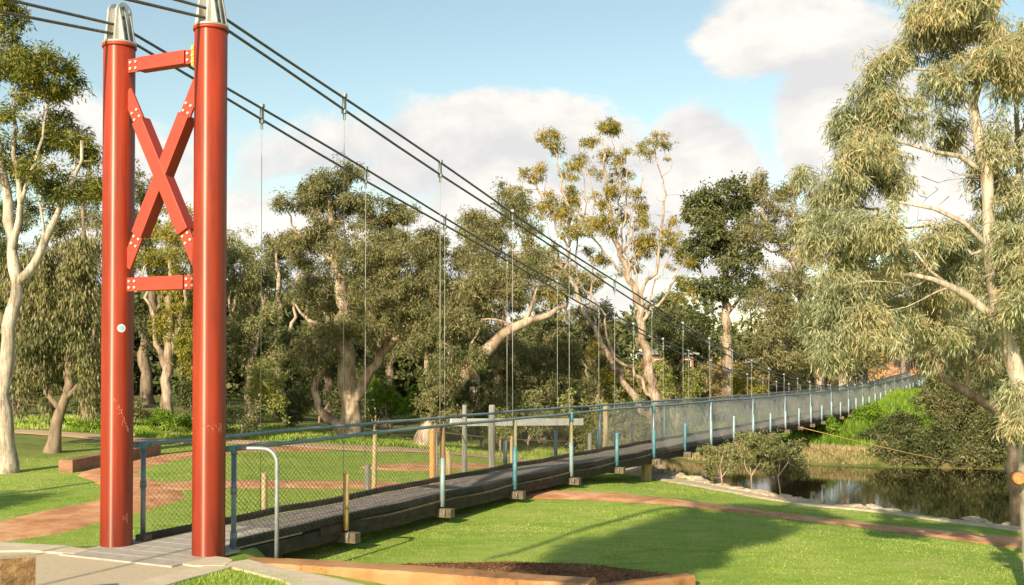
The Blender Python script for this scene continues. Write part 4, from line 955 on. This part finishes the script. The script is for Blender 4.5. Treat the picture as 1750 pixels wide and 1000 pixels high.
WT = [
 ('broad olive tree filling the gap left of the left mast behind the weeping tree',150,34,300,150,'l_olive','brownbark',170),
 ('dark tree at the far left edge behind the smooth barked gum',20,36,330,150,'l_dark','brownbark',150),
 ('olive tree with pale bare branches seen between the two red masts',285,34,350,130,'l_yellow','bark',170),
 ('taller dark tree rising behind the trees seen between the masts',250,44,300,150,'l_dark','brownbark',130),
 ('olive tree just right of the right mast',425,37,395,110,'l_sage','bark',150),
 ('dark tree standing behind the tree right of the right mast',365,47,400,160,'l_dark','brownbark',130),
 ('dark tree with ragged top left of the big central gum',478,42,385,110,'l_dark','bark',140),
 ('dark tree directly behind the big central gum',560,48,390,150,'l_dark','brownbark',140),
 ('olive tree behind the right limb of the big central gum',660,44,372,120,'l_sage','brownbark',140),
 ('dark rounded tree behind the flared base gum',745,46,392,130,'l_dark','brownbark',150),
 ('olive tree with wispy top left of the tall pale gum',815,48,345,110,'l_olive','bark',140),
 ('dark tree behind the foot of the tall pale gum',965,58,455,150,'l_dark','brownbark',130),
 ('dark green tree between the tall pale gum and the dense dark tree',1150,64,495,100,'l_dark','brownbark',120),
 ('low olive tree left of the tall pale gum trunk',1020,54,520,100,'l_olive','brownbark',120),
 ('olive tree beside the far house with the pale roof',1345,84,500,80,'l_olive','brownbark',100),
 ('dark tree to the right of the far bridge end',1640,70,420,190,'l_dark','brownbark',170),
 ('olive tree behind the far bridge end',1545,92,440,170,'l_sage','brownbark',150),
 ('pale olive tree behind the drooping eucalyptus leaves on the right',1440,66,430,130,'l_olive','bark',140),
 ('tall olive tree beyond the leaning tree at the right edge',1735,52,330,170,'l_olive','brownbark',170)]
for w in WT: wood_tree(*w[:5], w[5], w[6], w[7])
T('leaning_tree', 'far tree with a bare brown trunk left of the far bridge end', 'tree', 1472, 72, [([(1470,660),(1476,620),(1484,580),(1492,540),(1498,500)], .42, .2)],
  [(1480,480,60,34,0,2,44),(1440,520,34,26,0,1.5,20),(1530,530,40,26,0,1.5,24)], 'l_olive', 'brownbark', per=70, rc=.7, L=.28, Wd=.07, rt=.01, step=.8)

# shrubs
def shrub(label, px, Y0, top, w, leaf, n=60, per=70, name='shrub', droop=.25, s=None, group=None, bottom=None, h=None):
    b = P(px, 600, Y0); by = float(614 + (CAMZ-max(gz(b[0], Y0), WATER_Z))*F/Y0) if bottom is None else bottom; by = max(by, 820) if 'trailing over the water' in label else by; H = by-top; k = Y0/F; s = s or Y0/36
    rng = np.random.default_rng(SEED[0]*3+11); blobs = []
    for i in range(6):
        x = px+rng.uniform(-.32,.32)*w; ry = H*rng.uniform(.22,.34); y = top+ry+rng.uniform(0,.45)*(H-ry)
        blobs.append((x, y, w*rng.uniform(.18,.28), ry, rng.uniform(-.2,.2)*w*k, w*k*.22, max(3, n//6)))
    limbs = [([(px, by+2), (px+rng.uniform(-4,4), by-H*.35), (px+rng.uniform(-.1,.1)*w, by-H*.7)], .05*s, .015*s), ([(px, by-H*.1), (px-w*.2, by-H*.5)], .03*s, .012*s), ([(px, by-H*.1), (px+w*.22, by-H*.5)], .03*s, .012*s)]
    return T(name, label, 'shrub', px, Y0, limbs, blobs, leaf, 'bark', per=per, rc=.25*s, L=.11*s, Wd=.035*s, droop=droop, rt=.004*s, step=.3*s, zmin_ok=.05, group=group)
SH = [
 ('yellow green feathery shrub right of the right mast',440,31.5,600,95,'l_lime',90),
 ('sage shrub at the foot of the left tree line right of the mast',412,30.5,690,60,'l_sage',40),
 ('dark shrub beside the central gum trunk on its left',505,33.5,650,80,'l_dark',60),
 ('bright green bush left of the flared base gum',665,36,640,90,'l_bright',70),
 ('olive shrub under the leaning limb',820,34,660,90,'l_olive',70),
 ('round pale sage shrub behind the white board fence',900,33.5,668,110,'l_sage',100),
 ('broad pale green shrub right of the white board',1010,34.5,672,130,'l_lime',120),
 ('pale sage shrub nearest the tall pale gum trunk',1085,36,665,90,'l_sage',80),
 ('small lime bush at the field edge behind the white board',850,32.5,700,50,'l_lime',36),
 ('bright green bush at the left tree line beside the weeping trunk',140,31.5,722,100,'l_bright',70),
 ('bright green bush at the far left of the tree line',60,32,725,80,'l_bright',56),
 ('bright green bush between the two masts',285,32,700,90,'l_bright',70),
 ('olive bush behind the left mast at the tree line',215,33,690,80,'l_olive',60),
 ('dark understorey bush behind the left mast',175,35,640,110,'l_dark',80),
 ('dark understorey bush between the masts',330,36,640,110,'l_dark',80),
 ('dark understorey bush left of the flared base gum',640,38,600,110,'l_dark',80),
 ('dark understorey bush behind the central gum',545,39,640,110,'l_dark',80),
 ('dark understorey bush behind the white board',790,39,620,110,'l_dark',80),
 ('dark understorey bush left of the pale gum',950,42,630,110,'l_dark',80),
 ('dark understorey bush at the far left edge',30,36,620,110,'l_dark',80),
 ('lime shrub on the far bank right of the pale gum trunk',1155,52,618,80,'l_lime',70),
 ('rusty dry shrub on the far bank behind the hanger wires',1205,54,610,70,'l_dry',60),
 ('yellow green shrub on the far bank near the low point of the cables',1265,60,632,90,'l_yellow',70),
 ('dry shrub on the slope left of the far orange soil',1330,62,625,90,'l_dry',70),
 ('olive shrub on the slope above the middle of the bridge',1395,64,618,80,'l_olive',60),
 ('olive shrub on the far bank just left of the pale gum trunk',1060,50,600,80,'l_yellow',70),
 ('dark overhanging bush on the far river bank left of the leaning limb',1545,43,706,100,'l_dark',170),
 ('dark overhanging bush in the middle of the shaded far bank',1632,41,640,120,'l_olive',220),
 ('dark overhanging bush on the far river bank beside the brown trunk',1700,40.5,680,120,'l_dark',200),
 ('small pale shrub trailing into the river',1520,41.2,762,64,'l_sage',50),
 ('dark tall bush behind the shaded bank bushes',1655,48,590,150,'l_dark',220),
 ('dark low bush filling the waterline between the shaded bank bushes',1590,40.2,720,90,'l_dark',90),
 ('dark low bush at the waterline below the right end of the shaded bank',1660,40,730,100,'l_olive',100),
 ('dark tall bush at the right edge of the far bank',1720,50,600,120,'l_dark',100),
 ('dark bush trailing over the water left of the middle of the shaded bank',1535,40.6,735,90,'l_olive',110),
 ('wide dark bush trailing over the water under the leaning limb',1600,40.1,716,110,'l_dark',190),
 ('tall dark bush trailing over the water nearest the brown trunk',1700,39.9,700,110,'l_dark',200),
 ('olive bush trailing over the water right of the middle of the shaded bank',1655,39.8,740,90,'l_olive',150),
 ('dark rounded bush at the foot of the sunny slope behind the pale trailing shrub',1500,44,735,60,'l_dark',80),
 ('low green bush on the sunny far slope beneath the deck',1415,47,712,60,'l_bright',50),
 ('low green bush on the sunny far slope left of the shaded bank',1480,52,690,60,'l_bright',50),
 ('low olive bush above the far shore beneath the deck',1370,48,716,50,'l_olive',34)]
for sx in SH: shrub(*sx)
# trees beside and behind the camera whose shade falls on the lawn (outside the frame)
SX = -1.45
plant('gum_tree', 'gum outside the frame behind the camera whose crown shades the lawn', 'tree', -3.3+SX, -3.4, [
    ([(-3.3+SX,-3.4,-.2),(-3.2+SX,-2.8,3),(-3.0+SX,-1.6,6.2),(-2.8+SX,-.8,8.2),(-2.4+SX,-.6,10.5)], .22, .07), ([(-3.0+SX,-1.2,7.2),(-3.2+SX,.3,8.3),(-3.7+SX,.6,7.3),(-4.6+SX,-.2,6.2)], .09, .04), ([(-2.9+SX,-1,7.8),(-3.4+SX,.9,8.8),(-3.9+SX,1.2,7.9)], .06, .03)],
    [(-3.1+SX,-1.0,6.7,.95,1.0,.8,70),(-2.75+SX,-.9,7.7,.95,1.0,.8,70),(-2.2+SX,-.7,8.9,.9,.9,.7,56),(-1.8+SX,-.4,10.6,1.0,1.0,.4,44)], 'l_olive', 'bark', per=230, rc=.34, L=.15, Wd=.05, droop=.4, raw=True, seed=901)
plant('gum_tree', 'gum outside the frame at the left shading the grass beside the path', 'tree', -13.5, 6.5, [
    ([(-13.5,6.5,-.2),(-13.4,6.6,2.5),(-13.2,6.9,4.5),(-13,7.2,6)], .2, .06), ([(-13.3,6.8,3.4),(-12.2,8,4.6)], .08, .03)],
    [(-13,7.3,4.4,1.3,1.3,.8,60),(-12.2,8.3,4.0,.8,1.2,.4,26)], 'l_olive', 'bark', per=100, rc=.36, L=.15, Wd=.045, droop=.4, raw=True, seed=902)

# ---------------------------------------------------------------- grass and far cover (stuff)
PATHS = [([(-12.5,10.8),(-8.5,13.1),(-6.8,14.3),(-6.45,15.5),(-6.15,17),(-6.2,18.4),(-7.1,20.0),(-7.9,21.4),(-8.2,23.2),(-7.8,25.2),(-6.6,27.2),(-5,28.6)], .62),
         ([(-6.4,19.4),(-4.9,20.5),(-2.6,20.8),(.26,19.6),(4.2,18.6),(7.9,16.9),(13,14.6)], .66), ([(-26,28.5),(-16,29.3),(-8,29.2),(-3,29.2),(0.4,30.2)], .62), ([(-3.0,24.4),(-2.0,24.6),(-0.4,25.2)], .8)]
def blades(name, label, X, Y, h, w, mat, cat='grass', lean=.5, z=None, parent=None):
    n = len(X); Z = g(X, Y) if z is None else z; rng = np.random.default_rng(n)
    an = rng.uniform(0, 2*math.pi, n); hh = h*rng.uniform(.55, 1.25, n); ww = w*rng.uniform(.7, 1.3, n)
    s = np.stack([np.cos(an), np.sin(an), np.zeros(n)], 1)*ww[:,None]/2; la = rng.uniform(0, 2*math.pi, n); ll = lean*hh*rng.uniform(.2, 1.1, n)
    b = np.stack([X, Y, Z-.004], 1); t = b + np.stack([np.cos(la)*ll, np.sin(la)*ll, hh], 1)
    V = np.stack([b-s, b+s, t], 1).reshape(-1, 3); o = link(name, npmesh(name, V, np.arange(n*3).reshape(-1, 3)), M[mat])
    return tag(o, label, cat, None, 'stuff')
def scatter(n, x0, x1, y0, y1, pw=1.0, seed=0):
    rng = np.random.default_rng(seed); Y = y0+(y1-y0)*rng.random(n)**pw; return x0+(x1-x0)*rng.random(n), Y
def lawn_ok(X, Y):
    k = ~inside(X, Y, RIVPOLY); k &= dist_poly(X, Y, NEAR) > .16
    rj = np.random.default_rng(9).random(len(X))**2*.16
    for c, r in PATHS: k &= dist_poly(X, Y, catmull([(a, b, 0) for a, b in c], .4)[:, :2]) > r - rj
    k &= ~((Y < 12.45) & (X < -2.25)) & ~((Y - wallY(X) < .25) & (X > -2.7))
    k &= ~((Y < wallY(X)+1.6*np.clip((X+1.4)/1.5, 0, 1)) & (X > -1.5) & (X < 2.1) )
    rel = (X-M0[0])*W[0]+(Y-M0[1])*W[1]; al = (X-M0[0])*D[0]+(Y-M0[1])*D[1]
    k &= ~((rel > 0) & (rel < BW) & (al < .9) & (al > -.5))
    return k
X, Y = scatter(420000, -11, 11, 9.5, 30, 1.7, 3)
k = lawn_ok(X, Y) & (np.abs(X/Y) < .56) & (RNG.random(len(X)) < .72+.5*wig(X*2.3, Y*2.9)); X, Y = X[k], Y[k]
blades('lawn_grass', 'short mown bright green lawn grass', X, Y, .021, .010, 'g_lawn', lean=1.0)
X, Y = scatter(16000, -3.9, -0.4, 9.4, 11.45, 1, 4); 
poly = np.array([gpx(392,971,0), gpx(340,985,0), gpx(225,1020,0), gpx(200,1060,0), gpx(560,1060,0), gpx(520,998,0), gpx(470,980,0), gpx(400,968,0)])
k = inside(X, Y, poly); blades('lawn_grass', 'rougher tufted grass wedge at the bottom edge between the two kerbs', X[k], Y[k], .045, .009, 'g_lawn', lean=.8, z=np.full(k.sum(), -.005))
pz = MB(); pz.prism([(x, y, -.2) for x, y in poly], (0,0,.196)); tag(pz.build('turf', M['ground']), kind='structure')
X, Y = scatter(60000, -24, 4, 30.6, 35.5, 1, 5); k = ~inside(X, Y, RIVPOLY) & (dist_poly(X, Y, catmull([(a, b, 0) for a, b in PATHS[2][0]], .5)[:, :2]) > .7)
blades('tall_grass', 'taller bright green grass fringe along the foot of the tree line', X[k], Y[k], .13, .03, 'g_lawn')
X, Y = scatter(90000, 6, 44, 40, 74, 1.2, 6); d = dist_poly(X, Y, FAR); k = ~inside(X, Y, RIVPOLY) & (d > 1.6)
blades('bank_grass', 'lush bright green grass on the sunny far river bank', X[k], Y[k], .30, .06, 'l_bright')
X, Y = scatter(130000, 4, 30, 38, 52, 1, 7); d = dist_poly(X, Y, FAR); k = ~inside(X, Y, RIVPOLY) & (d < 1.9) & (X < .335*Y)
blades('shore_reeds', 'dry tan reeds and grass along the far waterline', X[k], Y[k], .15, .03, 'g_tan')
def litter(n, x0, x1, y0, y1, seed, name, label):
    X, Y = scatter(n, x0, x1, y0, y1, 1.2, seed); k = (~inside(X, Y, RIVPOLY)) & (dist_poly(X, Y, NEAR) > .3); X, Y = X[k], Y[k]
    C = np.stack([X, Y, g(X, Y)+.028], 1); rng = np.random.default_rng(seed); V, Fc = leaf_mesh(C, 1, .002, .07, .022, 0, rng); V[:,2] = np.repeat(C[:,2], 4) + (V[:,2]-np.repeat(C[:,2], 4))*.15
    tag(link(name, npmesh(name, V, Fc), M['l_dry']), label, 'leaf litter', None, 'stuff')
litter(2600, -11, 11, 10.5, 30, 21, 'leaf_litter', 'scattered dry gum leaves and bark bits on the lawn and paths')
mpoly = np.array([gpx(600,968,-.2), gpx(700,963,-.22), gpx(870,960,-.22), gpx(1000,964,-.22), gpx(1172,984,-.22), gpx(1020,1003,-.22), gpx(800,984,-.2)])
X, Y = scatter(30000, -2, 2.3, 10, 13, 1, 31); k = inside(X, Y, mpoly); C = np.stack([X[k], Y[k], np.full(k.sum(), -.212)], 1)
V, Fc = leaf_mesh(C, 1, .012, .045, .016, 0, np.random.default_rng(3)); V[:,2] = -.214 + (V[:,2]+.212)*.35
tag(link('mulch_chips', npmesh('mulch_chips', V, Fc), M['chips']), 'loose brown bark chips covering the mulch bed', 'bark mulch', None, 'stuff')
def leafcover(name, label, pts, rc, per, L, Wd, mat, seed):
    rng = np.random.default_rng(seed); V, Fc = leaf_mesh(np.array(pts), per, rc, L, Wd, .2, rng)
    return tag(link(name, npmesh(name, V, Fc), M[mat]), label, 'woodland', None, 'stuff')
rng = np.random.default_rng(55); pts = []
for i in range(900):
    x = rng.uniform(-75, 95); y = rng.uniform(112, 150); top = 4.2 + 3*math.sin(x*.11)+1.6*math.sin(x*.31+1)
    pts.append((x, y, gz(x, y)+rng.random()**.7*max(2, top)))
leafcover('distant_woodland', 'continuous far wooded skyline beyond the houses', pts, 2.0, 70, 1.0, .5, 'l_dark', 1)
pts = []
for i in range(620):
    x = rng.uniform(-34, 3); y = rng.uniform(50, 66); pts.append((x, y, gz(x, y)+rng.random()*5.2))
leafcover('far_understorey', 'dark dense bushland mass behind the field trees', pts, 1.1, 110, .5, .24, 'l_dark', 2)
pts = []
for i in range(420):
    x = rng.uniform(3, 60); y = rng.uniform(66, 104); 
    if abs(x-(-3.23+.4303*(y-11.56)/.9026)) < 2.5: continue
    pts.append((x, y, gz(x, y)+rng.random()*(1.6 if x < .36*y*.7 else 2.2)))
leafcover('slope_scrub', 'low mixed scrub covering the slope beyond the river', pts, .9, 70, .42, .2, 'l_dry', 3)

# ---------------------------------------------------------------- small things
def timber(label, px, pyb, pyt, Y0, r, mat, lean=0, group=None, sides=9):
    b = P(px, pyb, Y0); t = P(px+lean, pyt, Y0); zg = gz(b[0], Y0)
    m = MB(); q0 = np.array((b[0], Y0, zg-.1)); q1 = np.array((t[0], Y0, t[2]))
    m.tube([q0, q0*.5+q1*.5+RNG.normal(size=3)*.008, q1-(q1-q0)*.02, q1], [r*1.05, r, r*.97, r*.8], sides, smooth=False)
    return tag(m.build('timber_post', M[mat]), label, 'post', group)
timber('short weathered pointed post in the lawn seen through the hoop rail', 452, 880, 808, 17.2, .045, 'post')
timber('short silvery grey post beside the path behind the fence', 628, 852, 794, 18.9, .055, 'greypost')
timber('tall thin split post just right of the short silvery one', 639, 848, 735, 19.3, .040, 'post', 2)
timber('orange pine post nearest the flared base gum', 739, 835, 733, 20.2, .060, 'orangepost')
timber('thin pale post directly behind the orange pine post', 745, 822, 735, 21.4, .030, 'greypost')
timber('short pine post on the bare red earth', 766, 824, 771, 21.6, .055, 'post')
timber('tall grey post carrying the left part of the white board', 794, 812, 692, 23.2, .055, 'greypost')
timber('thick blue grey post carrying the middle of the white board', 841, 808, 692, 23.8, .075, 'greypost')
timber('tan post just right of the thick blue grey post', 875, 800, 745, 24.6, .06, 'post')
timber('pale post at the right end of the white board', 1035, 790, 690, 27.6, .07, 'post')
timber('blue grey stump post near the right end of the white board', 1008, 770, 740, 28.8, .06, 'greypost')
tw = MB(); a_ = P(770,722,24.2); b_ = P(996,721,27.0); v = b_-a_; Lb = np.linalg.norm(v); v /= Lb; nb_ = np.cross(v, UP)
tw.box((a_+b_)/2, (Lb, .05, .17), [v, nb_, np.cross(nb_, v)], .006); tag(tw.build('white_board', M['white']), 'long white horizontal board fixed to posts behind the bridge fence', 'board')
def rope(label, pts, r=.012):
    m = MB(); m.tube(catmull(pts, .5), r, 5); return tag(m.build('rope', M['rope']), label, 'rope')
rope('thin orange rope strung low between the field posts and the pale gum', [P(745,738,21.4), P(808,745,24), P(880,751,28), P(1000,754,36), P(1122,749,45.8)])
rope('thin orange line stretched across the river from the bridge to the bank tree', [P(1358,728,41), P(1440,748,38), P(1560,776,31), P(1680,799,22), P(1729,804,18.9)], .012)
# limestone rocks along the near river edge
rocks = []
for k in range(4):
    bm = bmesh.new(); bmesh.ops.create_icosphere(bm, subdivisions=2, radius=.5); rr_ = random.Random(k)
    for v_ in bm.verts:
        v_.co = Vector((v_.co.x, v_.co.y*.8, v_.co.z*.55)); 
        for ax_ in range(3): v_.co[ax_] = max(-.36, min(.36, v_.co[ax_]))*1.0
        v_.co += Vector([rr_.uniform(-.05,.05) for _ in range(3)])
    me = bpy.data.meshes.new('limestone_rock'); bm.to_mesh(me); bm.free(); me.materials.append(M['lime']); rocks.append(me)
c = catmull([(2.2,31.6,0),(2.9,29.7,0),(3.85,28.1,0),(4.25,26.6,0),(4.45,25.6,0),(4.95,24.2,0),(5.55,22.9,0),(6.35,21.9,0),(7.3,21.0,0)], .17)
c = list(c[::1]) + list(catmull([(8.2,19.6,0),(8.6,19.0,0),(9.4,18.4,0),(10.4,17.4,0)], .2))
for i, p in enumerate(c):
    o = bpy.data.objects.new('limestone_rock', rocks[i % 4]); COL.objects.link(o); s = random.uniform(.25, .52)
    x = p[0]+random.uniform(-.05,.12); y = p[1]+random.uniform(-.05,.12); o.location = (x, y, gz(p[0]-.1, p[1]-.1)-.02+random.uniform(-.03,.02)); o.scale = (s*1.2, s, s*.62); o.rotation_euler = (random.uniform(-.2,.2), random.uniform(-.2,.2), random.uniform(0, 6.3))
    tag(o, 'rough pale limestone rock in the edging of the near river bank', 'rock', 'limestone rocks along the near river bank')
# orange soil banks at the far bridge end
for (px, py, Yd, rx, ry, rz, lab) in [(1530,650,97,3.4,2.5,1.5,'orange soil mound behind the far bridge end'), (1425,664,78,1.6,1.5,.9,'small orange eroded soil hump left of the bare brown trunk')]:
    bm = bmesh.new(); bmesh.ops.create_icosphere(bm, subdivisions=4, radius=1); p = P(px, py, Yd)
    for v_ in bm.verts:
        n_ = 1+.16*math.sin(v_.co.x*5+v_.co.y*3)+.1*math.sin(v_.co.z*9+v_.co.x*7); v_.co = Vector((v_.co.x*rx*n_, v_.co.y*ry*n_, v_.co.z*rz*n_))
    me = bpy.data.meshes.new('soil_mound'); bm.to_mesh(me); bm.free(); o = link('soil_mound', me, M['soil']); o.location = (p[0], Yd, gz(p[0], Yd)+.1); tag(o, lab, 'mound')
# houses beyond the trees
def house(label, px, py, Yd, wd, dp, hh, rot, wall, roof):
    p = P(px, py, Yd); zb = gz(p[0], Yd)-.3; zt = p[2]; root = empty('house', (p[0], Yd, zb), rot); tag(root, label, 'house')
    m = MB(); m.box((0,0,(zt-zb)/2), (wd, dp, zt-zb)); o = m.build('wall', M[wall]); o.parent = root
    r = MB(); e = .5; w2 = wd/2+e; d2 = dp/2+e; z = zt-zb+.002
    r.add([(-w2,-d2,z),(w2,-d2,z),(w2,d2,z),(-w2,d2,z),(-w2+d2*.8,0,z+hh),(w2-d2*.8,0,z+hh),(-w2,-d2,z+.15),(w2,-d2,z+.15),(w2,d2,z+.15),(-w2,d2,z+.15)], [(3,2,1,0),(0,1,7,6),(1,2,8,7),(2,3,9,8),(3,0,6,9),(6,7,5,4),(7,8,5),(8,9,4,5),(9,6,4)])
    o = r.build('roof', M[roof]); o.parent = root
    for k in range(3):
        x = -wd*.3+k*wd*.3; m = MB(); m.box((x, -dp/2-.02, (zt-zb)*.62), (1.3, .06, 1.1)); o = m.build('window', M['white']); o.parent = root
        m = MB(); m.box((x, -dp/2-.055, (zt-zb)*.62), (1.12, .02, .92)); q = m.build('pane', M['glass']); q.parent = o
house('brick house with a grey sheet roof glimpsed beyond the pale gum trunk', 1138, 606, 118, 4.6, 5, .75, .15, 'brick', 'roof')
house('house with a pale roof glimpsed right of the dense dark tree', 1296, 594, 130, 6.5, 6, 1.2, -.5, 'cream', 'paleroof')
bd = MB(); q0 = P(1262, 612, 112); bd.box((q0[0]+3.2, 112, q0[2]-.25), (5.0, .08, .45)); tag(bd.build('boundary_fence', M['greypost']), 'pale boundary fence in front of the far pale roofed house', 'fence')
